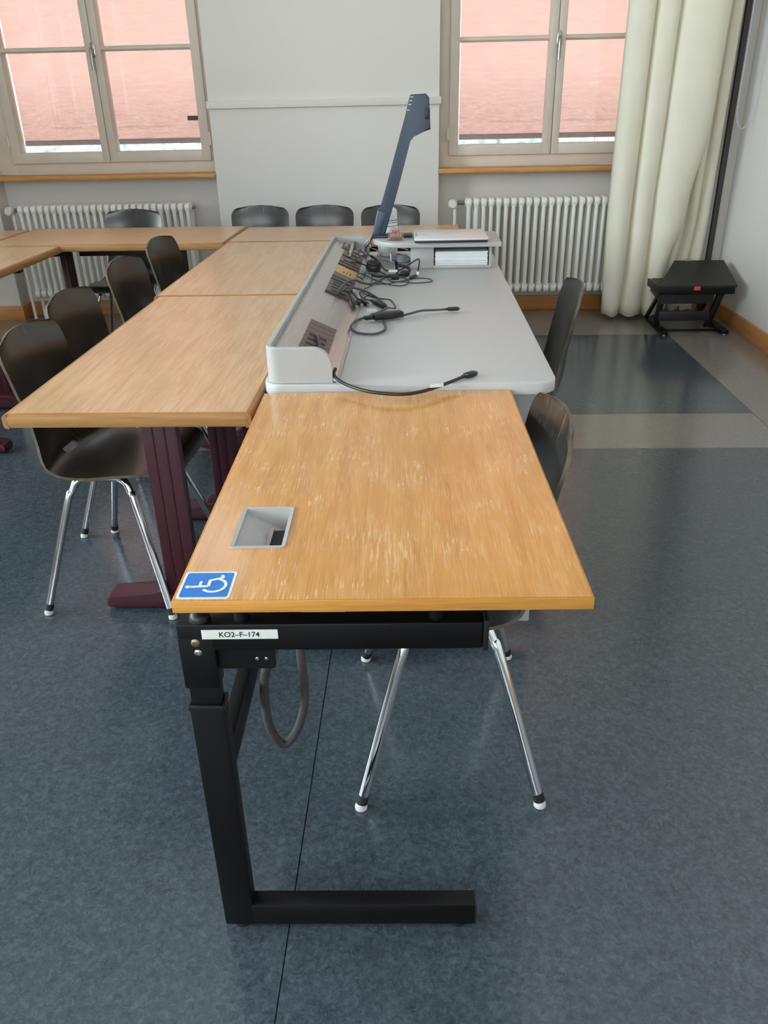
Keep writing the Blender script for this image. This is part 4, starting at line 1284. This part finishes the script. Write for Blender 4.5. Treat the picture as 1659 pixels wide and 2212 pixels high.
for k in range(6):
    cx, cy_ = -.062 + .004 * math.sin(k * 2.1), 3.47 + .006 * math.cos(k * 1.7)
    rx, ry = .038 - .0035 * k, .058 - .006 * k
    z = GZ + .0056 + k * .0036
    m = MB(); m.tube([(cx + rx * math.cos(2 * PI * j / 28), cy_ + ry * math.sin(2 * PI * j / 28), z + .002 * math.sin(4 * PI * j / 28 + k)) for j in range(28)], .0028, 6, closed=True)
    m.build('winding', 'cable_pale', co)
m = MB(); m.tube(smoothpts([Vector((-.095, 3.44, GZ + .025)), Vector((-.098, 3.42, GZ + .05)), Vector((-.07, 3.42, GZ + .062)), Vector((-.03, 3.43, GZ + .05))], 5), .0028, 6); m.build('winding', 'cable_pale', co)
bx('cable_tie', 'button_white', co, -.105, -.099, 3.43, 3.445, GZ + .0, GZ + .035, .001)
# connectors at the sockets
t = thing('connector_bundle', 'bundle of short black adapter leads hanging from the socket strip', 'cable', (-.2, 2.6, GZ))
for pts, (a, c) in (([zp(320, 765, .02), zp(370, 785, .012), zp(405, 830, .007), zp(425, 870, .008)], (zp(425, 870, .008), zp(465, 940, .008))),
                    ([zp(340, 770, .02), zp(420, 790, .012), zp(470, 850, .007), zp(530, 880, .007)], (zp(530, 880, .007), zp(590, 925, .007))),
                    ([zp(400, 760, .015), zp(450, 820, .006), zp(490, 880, .006), zp(500, 905, .006)], (zp(480, 890, .007), zp(515, 920, .007)))):
    m = MB(); m.tube(smoothpts(pts, 5), .0024, 6); m.build('lead', 'cable_black', t)
    plug(t, a, c, .014, .012, tip=.008)
m = MB(); m.tube(smoothpts([zp(430, 755, .02), zp(480, 800, .01), zp(500, 860, .006)], 5), .003, 6); m.build('lead', 'cable_pale', t)
m = MB(); m.tube(smoothpts([zp(620, 795, .006), zp(560, 840, .008), zp(500, 895, .006)], 5), .002, 6); m.build('lead', 'cable_black', t)
t = thing('flash_adapter', 'silver adapter with short lead plugged into the socket strip', 'adapter', (-.2, 3.2, GZ))
a = pplane(755, 552, SA, snor) + snor * .012; c = pplane(760, 530, SA, snor) + snor * .02
plug(t, a, c, .014, .009, 'steel')
m = MB(); m.tube(smoothpts([pplane(756, 558, SA, snor) + snor * .004, pplane(761, 545, SA, snor) + snor * .02, pplane(765, 531, SA, snor) + snor * .02, pplane(770, 534, SA, snor) + snor * .01], 5), .0025, 8); m.build('lead', 'cable_grey', t)
# cable standing in the near socket plate
t = thing('socket_lead', 'grey lead emerging from a slot of the near socket plate', 'cable', (-.26, 1.98, GZ + .03))
m = MB(); m.tube(smoothpts([pplane(681, 725, SA, snor) + snor * .001, pplane(683, 738, SA, snor) + snor * .012, pplane(687, 752, SA, snor) + snor * .010, pplane(689, 762, SA, snor) + snor * .001], 5), .0036, 8); m.build('cord', 'cable_grey', t)

# headset
hs = thing('headset', 'black headset with round ear cushion lying on the lectern', 'headset', zp(700, 560, 0))
c = zp(640, 515, .02) + Vector((.006, 0, .009))
Mh = Matrix.Rotation(R(8), 4, 'Y')
m = MB(); m.lathe([(.024, -.016), (.029, -.010), (.029, .004), (.026, .008)], c + Vector((0, 0, -.004)), 24, Mh); m.build('ear_cup', 'black_plastic', hs)
m = MB(); m.tube([Mh @ Vector((.020 * math.cos(a * PI / 14), .020 * math.sin(a * PI / 14), .008)) + c for a in range(28)], .0095, 10, closed=True); m.build('ear_cushion', 'rubber', hs)
hb = smoothpts([zp(640, 590, .012), zp(720, 605, .012), zp(830, 605, .014), zp(950, 590, .016), zp(1040, 560, .018), zp(1062, 525, .02), zp(1000, 495, .024), zp(940, 480, .028)], 6)
m = MB(); m.tube(hb, .0058, 8); m.build('headband', 'black_plastic', hs)
m = MB(); m.tube(smoothpts([zp(905, 430, .05), zp(915, 480, .03), zp(920, 560, .012)], 4), .0065, 8); m.build('band_slider', 'black_plastic', hs)
m = MB(); m.lathe([(.012, 0), (.018, .003), (.018, .014), (.012, .018)], zp(1010, 600, .001), 16); m.build('ear_cup', 'black_plastic', hs)
